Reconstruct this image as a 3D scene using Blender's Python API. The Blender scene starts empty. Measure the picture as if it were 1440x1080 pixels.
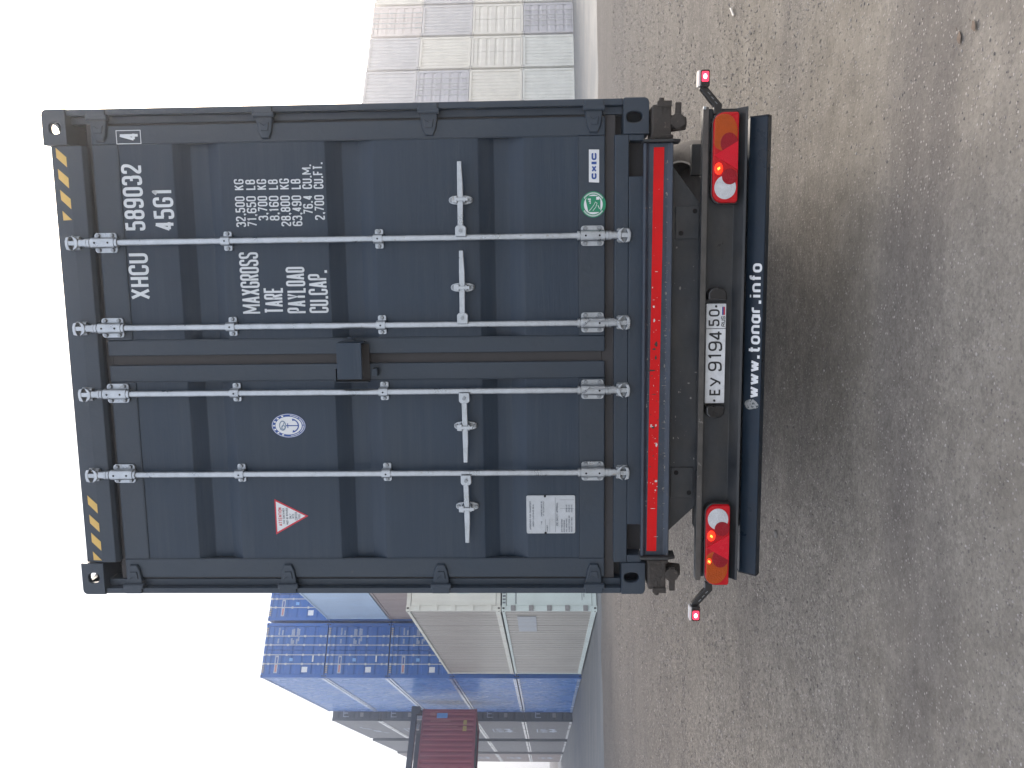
import bpy, bmesh, math, random
import numpy as np
from mathutils import Vector, Matrix
random.seed(7); np.random.seed(7)
R = math.radians
scene = bpy.context.scene
col = scene.collection

# ------------------------------------------------------------------ camera
F, CX, CY, CZ = 1196.6, 0.461, -4.163, 1.6
YAW, PITCH, ROLL = -0.1422, 0.0342, -0.009
cam = bpy.data.cameras.new('camera')
cam_o = bpy.data.objects.new('camera', cam); col.objects.link(cam_o)
fw = Vector((math.sin(YAW)*math.cos(PITCH), math.cos(YAW)*math.cos(PITCH), math.sin(PITCH)))
rt = Vector((math.cos(YAW), -math.sin(YAW), 0)); up = rt.cross(fw)
r2 = rt*math.cos(ROLL)+up*math.sin(ROLL); u2 = -rt*math.sin(ROLL)+up*math.cos(ROLL)
# the photograph is turned a quarter: its right is the world's down, its top is the world's right
X, Y, Zv = -u2, r2, -fw
cam_o.matrix_world = Matrix(((X.x, Y.x, Zv.x, CX), (X.y, Y.y, Zv.y, CY), (X.z, Y.z, Zv.z, CZ), (0, 0, 0, 1)))
cam.sensor_fit = 'HORIZONTAL'; cam.sensor_width = 36.0
cam.lens = F/1440*36.0
cam.clip_start = 0.05; cam.clip_end = 2000
scene.camera = cam_o

# ------------------------------------------------------------------ light
SUN_EL, SUN_AZ = R(33), R(19)          # azimuth measured from +Y towards +X
w = bpy.data.worlds.new('World'); scene.world = w; w.use_nodes = True
nt = w.node_tree; nt.nodes.clear()
sky = nt.nodes.new('ShaderNodeTexSky'); sky.sky_type = 'NISHITA'; sky.sun_disc = False
sky.sun_elevation = SUN_EL; sky.sun_rotation = SUN_AZ
sky.air_density = 1.0; sky.dust_density = 5.0; sky.ozone_density = 0.6
bg = nt.nodes.new('ShaderNodeBackground'); bg.inputs['Strength'].default_value = 0.15
ow = nt.nodes.new('ShaderNodeOutputWorld')
# morning fog evens the clear-sky model out into a nearly uniform white dome
fog = nt.nodes.new('ShaderNodeMix'); fog.data_type = 'RGBA'; fog.inputs[0].default_value = 0.64
nt.links.new(sky.outputs[0], fog.inputs[6]); fog.inputs[7].default_value = (4.4, 4.4, 4.6, 1)
nt.links.new(fog.outputs[2], bg.inputs[0]); nt.links.new(bg.outputs[0], ow.inputs[0])
sun = bpy.data.lights.new('sun', 'SUN'); sun.energy = 0.8; sun.angle = R(20); sun.color = (1.0, 0.93, 0.84)
sun_o = bpy.data.objects.new('sun', sun); col.objects.link(sun_o)
sd = Vector((math.sin(SUN_AZ)*math.cos(SUN_EL), math.cos(SUN_AZ)*math.cos(SUN_EL), math.sin(SUN_EL)))
sun_o.rotation_euler = (-sd).to_track_quat('-Z', 'Y').to_euler()
scene.view_settings.view_transform = 'Standard'; scene.view_settings.look = 'None'
scene.view_settings.gamma = 1.0; scene.view_settings.use_curve_mapping = False
scene.view_settings.exposure = 1.2
scene.cycles.use_denoising = True
scene.cycles.volume_bounces = 1
scene.cycles.max_bounces = 6; scene.cycles.diffuse_bounces = 3; scene.cycles.glossy_bounces = 3
scene.cycles.transparent_max_bounces = 8

# ------------------------------------------------------------------ materials
def lnk(t, a, b): t.links.new(a, b)
def mat(name, color, rough=0.5, metal=0.0, var=0.12, vscale=3.0, bump=0.0, bscale=60.0, wear=None, wear_amt=0.0,
        wscale=14.0, spec=0.5, coat=0.0, emit=None, estr=0.0, streak=None, streak_amt=0.0, streak_scale=(25, 25, 0.8), rvar=0.15,
        stretch=None):
    """procedural paint / metal: base colour with cloudy variation, optional wear patches and streaks, fine bump"""
    m = bpy.data.materials.new(name); m.use_nodes = True
    t = m.node_tree; b = t.nodes['Principled BSDF']
    tc = t.nodes.new('ShaderNodeTexCoord')
    src = tc.outputs['Object']
    if stretch:
        mp = t.nodes.new('ShaderNodeMapping'); mp.inputs['Scale'].default_value = stretch
        lnk(t, src, mp.inputs[0]); bsrc = mp.outputs[0]
    else: bsrc = src
    n1 = t.nodes.new('ShaderNodeTexNoise'); n1.inputs['Scale'].default_value = vscale
    n1.inputs['Detail'].default_value = 5; n1.inputs['Roughness'].default_value = 0.6
    lnk(t, src, n1.inputs['Vector'])
    mr = t.nodes.new('ShaderNodeMapRange'); mr.inputs[3].default_value = 1-var; mr.inputs[4].default_value = 1+var
    mr.inputs[1].default_value = 0.3; mr.inputs[2].default_value = 0.7
    lnk(t, n1.outputs['Fac'], mr.inputs[0])
    mul = t.nodes.new('ShaderNodeVectorMath'); mul.operation = 'SCALE'
    mul.inputs[0].default_value = color[:3]; lnk(t, mr.outputs[0], mul.inputs['Scale'])
    out = mul.outputs[0]
    def layer(out, c, fac):
        mx = t.nodes.new('ShaderNodeMix'); mx.data_type = 'RGBA'
        lnk(t, fac, mx.inputs[0]); lnk(t, out, mx.inputs[6]); mx.inputs[7].default_value = (*c[:3], 1)
        return mx.outputs[2]
    if streak:
        mp2 = t.nodes.new('ShaderNodeMapping'); mp2.inputs['Scale'].default_value = streak_scale
        lnk(t, src, mp2.inputs[0])
        n3 = t.nodes.new('ShaderNodeTexNoise'); n3.inputs['Scale'].default_value = 1.0; n3.inputs['Detail'].default_value = 6
        lnk(t, mp2.outputs[0], n3.inputs['Vector'])
        r3 = t.nodes.new('ShaderNodeMapRange'); r3.inputs[1].default_value = 0.45; r3.inputs[2].default_value = 0.75
        r3.inputs[4].default_value = streak_amt
        lnk(t, n3.outputs['Fac'], r3.inputs[0]); out = layer(out, streak, r3.outputs[0])
    if wear:
        n2 = t.nodes.new('ShaderNodeTexNoise'); n2.inputs['Scale'].default_value = wscale
        n2.inputs['Detail'].default_value = 8; n2.inputs['Roughness'].default_value = 0.7
        lnk(t, src, n2.inputs['Vector'])
        r2_ = t.nodes.new('ShaderNodeMapRange'); r2_.inputs[1].default_value = 0.66-wear_amt; r2_.inputs[2].default_value = 0.70-wear_amt
        lnk(t, n2.outputs['Fac'], r2_.inputs[0]); out = layer(out, wear, r2_.outputs[0])
    lnk(t, out, b.inputs['Base Color'])
    rr = t.nodes.new('ShaderNodeMapRange'); rr.inputs[3].default_value = max(0.03, rough-rvar); rr.inputs[4].default_value = min(1, rough+rvar)
    rr.inputs[1].default_value = 0.3; rr.inputs[2].default_value = 0.7
    lnk(t, n1.outputs['Fac'], rr.inputs[0]); lnk(t, rr.outputs[0], b.inputs['Roughness'])
    b.inputs['Metallic'].default_value = metal; b.inputs['Specular IOR Level'].default_value = spec
    b.inputs['Coat Weight'].default_value = coat
    if bump > 0:
        n4 = t.nodes.new('ShaderNodeTexNoise'); n4.inputs['Scale'].default_value = bscale; n4.inputs['Detail'].default_value = 4
        lnk(t, bsrc, n4.inputs['Vector'])
        bp = t.nodes.new('ShaderNodeBump'); bp.inputs['Strength'].default_value = bump; bp.inputs['Distance'].default_value = 0.01
        lnk(t, n4.outputs['Fac'], bp.inputs['Height']); lnk(t, bp.outputs[0], b.inputs['Normal'])
    if emit:
        b.inputs['Emission Color'].default_value = (*emit, 1); b.inputs['Emission Strength'].default_value = estr
    return m

M = {}
M['slate'] = mat('slate_container_paint', (0.025, 0.041, 0.065), 0.40, var=0.10, vscale=2.0, bump=0.10, bscale=14, stretch=(0.6, 1, 9), spec=0.36,
                 streak=(0.055, 0.070, 0.085), streak_amt=0.35, streak_scale=(1.5, 1.5, 34), rvar=0.08)
M['slate_trim'] = mat('slate_frame_paint', (0.027, 0.041, 0.060), 0.45, var=0.12, bump=0.12, bscale=40, wear=(0.10, 0.09, 0.08), wear_amt=-0.03, wscale=40)
M['rubber'] = mat('door_gasket_rubber', (0.055, 0.052, 0.053), 0.75, var=0.3)
M['galv'] = mat('galvanised_steel', (0.43, 0.46, 0.49), 0.38, metal=0.88, var=0.22, vscale=16, bump=0.15, bscale=90, wear=(0.33, 0.33, 0.32), wear_amt=0.03, wscale=30)
M['galv_dark'] = mat('dull_bolt_steel', (0.30, 0.32, 0.34), 0.45, metal=0.7, var=0.25, vscale=30)
M['white'] = mat('white_lettering_film', (0.66, 0.70, 0.73), 0.5, var=0.06, vscale=12, wear=(0.25, 0.28, 0.31), wear_amt=-0.08, wscale=120)
M['yellow'] = mat('yellow_reflective_film', (0.66, 0.44, 0.12), 0.45, var=0.06, bump=0.2, bscale=300)
M['decal_white'] = mat('white_vinyl', (0.74, 0.76, 0.78), 0.4, var=0.04)
M['decal_blue'] = mat('blue_ink', (0.015, 0.07, 0.30), 0.4, var=0.05)
M['decal_green'] = mat('green_ink', (0.01, 0.24, 0.12), 0.4, var=0.05)
M['decal_red'] = mat('red_ink', (0.55, 0.02, 0.04), 0.4, var=0.05)
M['decal_grey'] = mat('grey_ink', (0.10, 0.12, 0.15), 0.5, var=0.1)
M['alu'] = mat('aluminium_plate', (0.50, 0.53, 0.56), 0.42, metal=0.35, var=0.1, vscale=20, bump=0.1, bscale=200)
M['trailer'] = mat('trailer_black_paint', (0.022, 0.026, 0.031), 0.42, var=0.3, vscale=6, bump=0.12, bscale=35, streak=(0.075, 0.070, 0.062),
                   streak_amt=0.45, streak_scale=(4, 4, 9), wear=(0.20, 0.19, 0.18), wear_amt=-0.06, wscale=55)
M['beam'] = mat('worn_beam_paint', (0.035, 0.048, 0.070), 0.45, var=0.3, vscale=8, wear=(0.13, 0.10, 0.085), wear_amt=0.02, wscale=34, bump=0.2, bscale=50)
M['bumper'] = mat('navy_bumper_paint', (0.010, 0.021, 0.036), 0.36, spec=0.3, var=0.2, vscale=5, wear=(0.35, 0.36, 0.37), wear_amt=-0.09, wscale=70)
M['rust'] = mat('rusty_dusty_steel', (0.050, 0.043, 0.038), 0.8, var=0.4, vscale=18, wear=(0.12, 0.10, 0.085), wear_amt=0.06, wscale=26, bump=0.5, bscale=60)
M['redtape'] = mat('red_reflective_tape', (0.66, 0.008, 0.010), 0.50, spec=0.2, var=0.10, vscale=7, wear=(0.55, 0.42, 0.40), wear_amt=-0.035, wscale=75, bump=0.12, bscale=240)
M['tyre'] = mat('dusty_tyre_rubber', (0.040, 0.037, 0.034), 0.9, var=0.35, vscale=9, streak=(0.17, 0.15, 0.13), streak_amt=0.7, streak_scale=(6, 6, 6), bump=0.3, bscale=60)
M['tyre_pale'] = mat('pale_dusty_tyre', (0.13, 0.115, 0.10), 0.9, var=0.25, vscale=9, bump=0.3, bscale=60)
M['rim'] = mat('dusty_rim_paint', (0.26, 0.24, 0.22), 0.6, var=0.25, vscale=12, wear=(0.10, 0.08, 0.06), wear_amt=0.03)
M['black_plastic'] = mat('black_plastic', (0.012, 0.012, 0.013), 0.28, var=0.2, coat=0.3)
M['plate_white'] = mat('number_plate_white', (0.72, 0.74, 0.76), 0.35, var=0.08, vscale=20, streak=(0.40, 0.38, 0.35), streak_amt=0.35, streak_scale=(12, 12, 30))
M['plate_black'] = mat('number_plate_black', (0.015, 0.016, 0.018), 0.4, var=0.1)
M['lens_red'] = mat('red_lens', (0.52, 0.003, 0.010), 0.14, var=0.10, vscale=20, bump=0.35, bscale=160, coat=0.08, spec=0.3)
M['lens_deep'] = mat('deep_red_lens', (0.30, 0.002, 0.012), 0.14, var=0.15, vscale=20, bump=0.5, bscale=200, coat=0.08, spec=0.3)
M['reflector_red'] = mat('red_reflector', (0.75, 0.002, 0.022), 0.22, var=0.08, bump=0.6, bscale=380, coat=0.08, spec=0.3)
M['lens_amber'] = mat('amber_lens', (0.44, 0.068, 0.003), 0.16, var=0.12, vscale=16, bump=0.4, bscale=160, coat=0.08, spec=0.3)
M['lens_white'] = mat('white_lens', (0.60, 0.62, 0.65), 0.2, var=0.12, vscale=25, bump=0.5, bscale=220, coat=0.5)
M['lamp_glow'] = mat('lit_lamp_red', (0.6, 0.02, 0.01), 0.3, emit=(1.0, 0.03, 0.006), estr=0.8)
M['lamp_core'] = mat('lit_filament', (0.9, 0.3, 0.1), 0.3, emit=(1.0, 0.20, 0.02), estr=2.2)
M['led_glow'] = mat('lit_marker_red', (0.6, 0.02, 0.05), 0.3, emit=(1.0, 0.04, 0.09), estr=0.9)
M['led_core'] = mat('lit_marker_core', (1, 0.5, 0.5), 0.3, emit=(1.0, 0.42, 0.48), estr=4.0)
M['marker_white'] = mat('white_marker_lens', (0.75, 0.72, 0.70), 0.3, var=0.05)
def yard_paint(name, c, dirt=(0.22, 0.19, 0.17), amt=0.35, rough=0.5, wear=None, wa=-0.04):
    return mat(name, c, rough, var=0.10, vscale=0.9, streak=dirt, streak_amt=amt, streak_scale=(3.5, 3.5, 0.15), wear=wear, wear_amt=wa, wscale=6, rvar=0.06)
M['y_blue'] = yard_paint('blue_container_paint', (0.004, 0.105, 0.40), (0.02, 0.15, 0.40), 0.5, 0.42)
M['y_blue_side'] = yard_paint('blue_side_wall_paint', (0.012, 0.14, 0.44), (0.05, 0.19, 0.45), 0.25, 0.27)  # slightly lighter, smoother blue than the doors, for side walls and roof
M['y_reefer'] = yard_paint('off_white_refrigerated_container_paint', (0.68, 0.69, 0.62), (0.45, 0.38, 0.30), 0.4, wear=(0.30, 0.24, 0.18), wa=-0.06)
M['y_reefer2'] = yard_paint('pale_green_white_container_paint', (0.60, 0.69, 0.66), (0.44, 0.46, 0.42), 0.3)
M['y_steelside'] = yard_paint('dusty_stainless_wall', (0.36, 0.345, 0.315), (0.24, 0.22, 0.195), 0.6, 0.38, wear=(0.30, 0.22, 0.18), wa=-0.07)
M['y_cream'] = yard_paint('hazed_cream_container_paint', (0.82, 0.78, 0.69), (0.7, 0.64, 0.54), 0.3)  # paints from here to pinkish are lightened, haze wash put into the colour
M['y_pale'] = yard_paint('hazed_pale_grey_container_paint', (0.78, 0.78, 0.72), (0.66, 0.64, 0.58), 0.3)
M['y_grey'] = yard_paint('hazed_grey_container_paint', (0.62, 0.60, 0.60), (0.52, 0.50, 0.50), 0.4)
M['y_lav'] = yard_paint('hazed_lavender_grey_container_paint', (0.55, 0.54, 0.57), (0.28, 0.28, 0.34), 0.3)
M['y_pink'] = yard_paint('hazed_pinkish_container_paint', (0.78, 0.70, 0.66), (0.4, 0.3, 0.26), 0.3)
M['y_ice'] = yard_paint('ice_blue_container_paint', (0.42, 0.55, 0.70), (0.34, 0.42, 0.52), 0.3, 0.4)
M['y_brown'] = yard_paint('dusty_brown_container_paint', (0.30, 0.25, 0.24), (0.24, 0.19, 0.17), 0.5)
M['y_dark'] = yard_paint('charcoal_container_paint', (0.045, 0.062, 0.080), (0.08, 0.09, 0.10), 0.4)
M['y_taupe'] = yard_paint('taupe_container_paint', (0.17, 0.175, 0.19), (0.15, 0.13, 0.13), 0.5)
M['y_red'] = yard_paint('maroon_container_paint', (0.34, 0.070, 0.095), (0.26, 0.11, 0.13), 0.4)
M['y_rod'] = mat('dull_galvanised_rod', (0.55, 0.56, 0.55), 0.5, metal=0.3, var=0.2, vscale=8)
M['y_panel'] = yard_paint('faded_blue_grey_patch', (0.29, 0.335, 0.38), (0.25, 0.26, 0.28), 0.6, 0.38)
M['y_rail_blue'] = yard_paint('sky_lit_blue_rail_paint', (0.16, 0.26, 0.46), (0.2, 0.28, 0.42), 0.4, 0.25)  # sky sheen on the blue side rails put into a paler colour
M['y_rail_pale'] = yard_paint('pale_rail_paint', (0.56, 0.57, 0.58), (0.4, 0.38, 0.36), 0.4, 0.3)
M['y_hole'] = mat('dark_casting_opening', (0.006, 0.006, 0.006), 0.9)
M['y_white'] = mat('faded_white_marking', (0.42, 0.47, 0.55), 0.6, var=0.1)
M['y_lightblue'] = mat('light_blue_marking', (0.18, 0.40, 0.72), 0.6, var=0.1)
M['y_redmark'] = mat('faded_red_marking', (0.50, 0.20, 0.18), 0.6)
M['y_amber'] = mat('faded_yellow_marking', (0.55, 0.40, 0.12), 0.6)
M['y_hinge'] = mat('grey_hinge_steel', (0.26, 0.26, 0.26), 0.6, metal=0.2, var=0.2, vscale=10)
M['leaf'] = mat('dry_brown_leaf', (0.10, 0.065, 0.045), 0.8, var=0.3, vscale=40)
M['stick'] = mat('bleached_splinter', (0.62, 0.60, 0.56), 0.7, var=0.1, vscale=30)
M['bolt'] = M['galv_dark']

# ------------------------------------------------------------------ mesh helpers
class MB:
    def __init__(s): s.v = []; s.f = []
    def add(s, vs, fs):
        n = len(s.v); s.v += [tuple(p) for p in vs]; s.f += [tuple(i+n for i in f) for f in fs]
    def box(s, x0, x1, y0, y1, z0, z1):
        s.add([(x0,y0,z0),(x1,y0,z0),(x1,y1,z0),(x0,y1,z0),(x0,y0,z1),(x1,y0,z1),(x1,y1,z1),(x0,y1,z1)],
              [(0,3,2,1),(4,5,6,7),(0,1,5,4),(1,2,6,5),(2,3,7,6),(3,0,4,7)])
        return s
    def prism(s, pts, axis, a0, a1, taper=1.0):
        n = len(pts); cx = sum(p[0] for p in pts)/n; cy = sum(p[1] for p in pts)/n
        def mk(p, a):
            if axis == 'y': return (p[0], a, p[1])
            if axis == 'x': return (a, p[0], p[1])
            return (p[0], p[1], a)
        P0 = [(cx+(p[0]-cx)*taper, cy+(p[1]-cy)*taper) for p in pts]
        s.add([mk(p, a0) for p in P0]+[mk(p, a1) for p in pts],
              [tuple(range(n)), tuple(range(2*n-1, n-1, -1))]+[(i, (i+1) % n, n+(i+1) % n, n+i) for i in range(n)])
        return s
    def ring(s, outer, inner, axis, a0, a1):
        n = len(outer)
        def mk(p, a):
            if axis == 'y': return (p[0], a, p[1])
            if axis == 'x': return (a, p[0], p[1])
            return (p[0], p[1], a)
        V = [mk(p, a0) for p in outer]+[mk(p, a0) for p in inner]+[mk(p, a1) for p in outer]+[mk(p, a1) for p in inner]
        Fs = []
        for i in range(n):
            j = (i+1) % n
            Fs += [(i, j, n+j, n+i), (2*n+i, 3*n+i, 3*n+j, 2*n+j), (i, 2*n+i, 2*n+j, j), (n+i, n+j, 3*n+j, 3*n+i)]
        s.add(V, Fs); return s
    def cyl(s, p0, p1, r0, r1=None, n=14, caps=True):
        r1 = r0 if r1 is None else r1
        p0 = Vector(p0); p1 = Vector(p1); d = (p1-p0).normalized()
        a = d.orthogonal().normalized(); b = d.cross(a)
        V = []
        for p, r in ((p0, r0), (p1, r1)):
            for i in range(n):
                t = 2*math.pi*i/n; V.append(p+a*math.cos(t)*r+b*math.sin(t)*r)
        Fs = [(i, (i+1) % n, n+(i+1) % n, n+i) for i in range(n)]
        if caps: Fs += [tuple(range(n-1, -1, -1)), tuple(range(n, 2*n))]
        s.add(V, Fs); return s
    def tube(s, pts, r, n=8):
        pts = [Vector(p) for p in pts]; V = []; Fs = []
        a = (pts[1]-pts[0]).orthogonal().normalized()
        for k, p in enumerate(pts):
            d = (pts[min(k+1, len(pts)-1)]-pts[max(k-1, 0)]).normalized()
            a = (a-d*a.dot(d)).normalized(); b = d.cross(a)
            for i in range(n):
                t = 2*math.pi*i/n; V.append(p+a*math.cos(t)*r+b*math.sin(t)*r)
        for k in range(len(pts)-1):
            for i in range(n): Fs.append((k*n+i, k*n+(i+1) % n, (k+1)*n+(i+1) % n, (k+1)*n+i))
        Fs += [tuple(range(n-1, -1, -1)), tuple(range((len(pts)-1)*n, len(pts)*n))]
        s.add(V, Fs); return s
    def lathe(s, prof, c, axis='z', n=32):
        """prof: closed list of (radius, height)"""
        m = len(prof); V = []
        for i in range(n):
            t = 2*math.pi*i/n
            for r, h in prof:
                x, y = r*math.cos(t), r*math.sin(t)
                V.append((c[0]+x, c[1]+y, c[2]+h) if axis == 'z' else (c[0]+h, c[1]+x, c[2]+y))
        Fs = []
        for i in range(n):
            for k in range(m):
                Fs.append((i*m+k, i*m+(k+1) % m, ((i+1) % n)*m+(k+1) % m, ((i+1) % n)*m+k))
        s.add(V, Fs); return s
    def sheet(s, prof, axis, a0, a1, plane):
        """open profile swept: prof (t, depth). plane 'xz': t=z, depth=y, swept in x ; 'yz': t=y, depth=x, swept in z ; 'xzv': t=x, depth=y, swept in z"""
        V = []
        for a in (a0, a1):
            for t, d in prof:
                V.append({'xz': (a, d, t), 'yz': (d, t, a), 'xzv': (t, d, a), 'roof': (a, t, d)}[plane])
        n = len(prof); s.add(V, [(i, i+1, n+i+1, n+i) for i in range(n-1)]); return s
    def move(s, f):
        s.v = [tuple(f(p)) for p in s.v]; return s
    def mesh(s, name, smooth=False):
        me = bpy.data.meshes.new(name); me.from_pydata(s.v, [], s.f)
        bm = bmesh.new(); bm.from_mesh(me); bmesh.ops.recalc_face_normals(bm, faces=bm.faces)
        bm.to_mesh(me); bm.free()
        if smooth:
            me.polygons.foreach_set('use_smooth', [True]*len(me.polygons))
            try: me.set_sharp_from_angle(angle=R(40))
            except Exception: pass
        me.update(); return me

TINY = {'housing_bolt', 'guide_bolt', 'catch_bolt', 'drain_hole', 'rod_collar', 'casting_hole', 'rivet', 'plate_screw', 'arm_slot', 'bolt_hole', 'cross_member', 'rim_lettering', 'cam_keeper'}
def add(name, mb, m, parent=None, loc=(0, 0, 0), rot=(0, 0, 0), bevel=0, smooth=False, label=None, seg=2):
    me = mb.mesh(name, smooth) if isinstance(mb, MB) else mb
    if m is not None and not me.materials: me.materials.append(m)
    o = bpy.data.objects.new(name, me); col.objects.link(o); o.location = loc; o.rotation_euler = rot
    if parent: o.parent = parent
    if name in TINY: o['kind'] = 'stuff'
    if bevel:
        b = o.modifiers.new('bevel', 'BEVEL'); b.width = bevel; b.segments = seg; b.limit_method = 'ANGLE'; b.angle_limit = R(35)
        b.harden_normals = False; b.use_clamp_overlap = (name != 'corner_casting')
    if label: o['label'] = label
    return o
def thing(name, label, cat, loc=(0, 0, 0), rz=0, group=None):
    o = bpy.data.objects.new(name, None); col.objects.link(o); o.location = loc; o.rotation_euler = (0, 0, rz)
    o.empty_display_size = 0.2
    o['label'] = label; o['category'] = cat
    if group: o['group'] = group
    return o
def struct(o, kind='structure'): o['kind'] = kind; return o
def stadium(cx, cz, a, b, n=32, p=4.0):
    out = []
    for i in range(n):
        t = 2*math.pi*i/n; c, s_ = math.cos(t), math.sin(t)
        out.append((cx+a*math.copysign(abs(c)**(2/p), c), cz+b*math.copysign(abs(s_)**(2/p), s_)))
    return out
def rect_ring(x0, x1, z0, z1, cx, cz, n=32):
    """rectangle outline sampled at the same angles round (cx, cz); corners snapped"""
    out = []
    for i in range(n):
        t = 2*math.pi*i/n; c, s_ = math.cos(t), math.sin(t)
        k = min([((x1-cx)/c if c > 1e-9 else (x0-cx)/c if c < -1e-9 else 1e9), ((z1-cz)/s_ if s_ > 1e-9 else (z0-cz)/s_ if s_ < -1e-9 else 1e9)])
        out.append([cx+c*k, cz+s_*k])
    for q in ((x0, z0), (x0, z1), (x1, z0), (x1, z1)):
        j = min(range(n), key=lambda i: (out[i][0]-q[0])**2+(out[i][1]-q[1])**2); out[j] = list(q)
    return [tuple(p) for p in out]
def rrect(x0, x1, z0, z1, r, k=4):
    pts = []
    for cx, cz, a0 in ((x1-r, z1-r, 0), (x0+r, z1-r, 90), (x0+r, z0+r, 180), (x1-r, z0+r, 270)):
        for i in range(k+1):
            a = R(a0+90*i/k); pts.append((cx+r*math.cos(a), cz+r*math.sin(a)))
    return pts
def ellipse(cx, cz, a, b, n=28): return [(cx+a*math.cos(2*math.pi*i/n), cz+b*math.sin(2*math.pi*i/n)) for i in range(n)]

# ------------------------------------------------------------------ stroke lettering
L = 'loop'
G = {
 'X': [[(0,0),(1,1)],[(0,1),(1,0)]], 'H': [[(0,0),(0,1)],[(1,0),(1,1)],[(0,.5),(1,.5)]],
 'C': [[(1,.7),(1,1),(0,1),(0,0),(1,0),(1,.3)]], 'U': [[(0,1),(0,0),(1,0),(1,1)]],
 '5': [[(.98,1),(.05,1)],[(.05,1.06),(.05,.52)],[(.05,.58),(1,.60),(1,0),(0,0),(0,.24)]],
 '8': [[(.05,1),(.95,1),(.95,.53),(.05,.53),L],[(0,.53),(1,.53),(1,0),(0,0),L]],
 '9': [[(0,1),(1,1),(1,.44),(0,.44),L],[(1,.7),(1,0),(0,0),(0,.2)]],
 '6': [[(0,.56),(1,.56),(1,0),(0,0),L],[(0,.3),(0,1),(1,1),(1,.8)]],
 '0': [[(0,1),(1,1),(1,0),(0,0),L]], 'O': [[(0,1),(1,1),(1,0),(0,0),L]],
 '3': [[(0,.8),(0,1),(.95,1),(.95,.53),(.4,.53)],[(.4,.53),(1,.53),(1,0),(0,0),(0,.2)]],
 '2': [[(0,.76),(0,1),(1,1),(1,.58),(0,.14),(0,0),(1,0)]],
 '4': [[(.72,0),(.72,1),(0,.24),(1.02,.24)]], '7': [[(0,1),(1,1),(.3,0)]], '1': [[(.0,.84),(.5,1),(.5,0)]],
 'G': [[(1,.72),(1,1),(0,1),(0,0),(1,0),(1,.45),(.55,.45)]],
 'M': [[(0,0),(0,1),(.5,.22),(1,1),(1,0)]], 'A': [[(0,0),(.5,1),(1,0)],[(.18,.27),(.82,.27)]],
 'R': [[(0,0),(0,1),(1,1),(1,.48),(0,.48)],[(.55,.48),(1,0)]], 'S': [[(1,.76),(1,1),(0,1),(0,.56),(1,.45),(1,0),(0,0),(0,.24)]],
 'T': [[(0,1),(1,1)],[(.5,1),(.5,0)]], 'E': [[(1,1),(0,1),(0,0),(1,0)],[(0,.52),(.85,.52)]],
 'P': [[(0,0),(0,1),(1,1),(1,.45),(0,.45)]], 'Y': [[(0,1),(.5,.42),(1,1)],[(.5,.42),(.5,0)]],
 'y': [[(0,1),(.55,.35)],[(1,1),(.45,0),(.2,0)]],
 'L': [[(0,1),(0,0),(1,0)]], 'D': [[(0,0),(0,1),(1,.97),(1,.03),L]], 'K': [[(0,0),(0,1)],[(1,1),(0,.42)],[(.35,.6),(1,0)]],
 'B': [[(0,0),(0,1),(.93,1),(.93,.53),(0,.53)],[(0,.53),(1,.53),(1,0),(0,0)]], 'F': [[(0,0),(0,1),(1,1)],[(0,.52),(.85,.52)]],
 'I': [[(.5,0),(.5,1)]], 'N': [[(0,0),(0,1),(1,0),(1,1)]], 'V': [[(0,1),(.5,0),(1,1)]], 'W': [[(0,1),(.25,0),(.5,1),(.75,0),(1,1)]],
 'w': [[(0,.7),(.27,0),(.5,.66),(.73,0),(1,.7)]], 't': [[(.4,1),(.4,0),(1,0)],[(0,.7),(.95,.7)]],
 'o': [[(0,.7),(1,.7),(1,0),(0,0),L]], 'n': [[(0,0),(0,.7)],[(0,.3),(0,.7),(1,.7),(1,0)]],
 'a': [[(0,.7),(.9,.7),(.9,0),(0,0),L],[(1.04,.73),(1.04,-.02)]], 'r': [[(0,0),(0,.7)],[(0,.3),(0,.7),(.9,.7)]],
 'i': [[(.5,0),(.5,.7)],[(.5,.9),(.5,1.02)]], 'f': [[(.4,0),(.4,1),(1,1)],[(0,.7),(.95,.7)]],
 '.': [], ',': [], ' ': [], '-': [[(0,.5),(1,.5)]]}
GW = {'M': 1.75, 'W': 1.6, 'w': 1.45, 'I': .3, 'i': .3, '1': .62, '.': .22, ',': .22, ' ': .55, 't': .75, 'f': .75, 'r': .72, 'A': 1.15, 'X': 1.1, 'Y': 1.1}
def round_poly(P, r, loop):
    if len(P) < 3: return P
    out = []; n = len(P)
    for i in range(n):
        if not loop and i in (0, n-1): out.append(P[i]); continue
        a, b, c = Vector(P[i-1]), Vector(P[i]), Vector(P[(i+1) % n])
        u, v = (a-b), (c-b); k = min(r, u.length*.5, v.length*.5)
        if u.angle(v) < R(50): k = min(k, 0.001*r)
        if k < 1e-6: out.append(tuple(b)); continue
        p, q = b+u.normalized()*k, b+v.normalized()*k
        for j in range(5):
            t = j/4; out.append(tuple(p*(1-t)**2+b*2*t*(1-t)+q*t*t))
    return out
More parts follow.
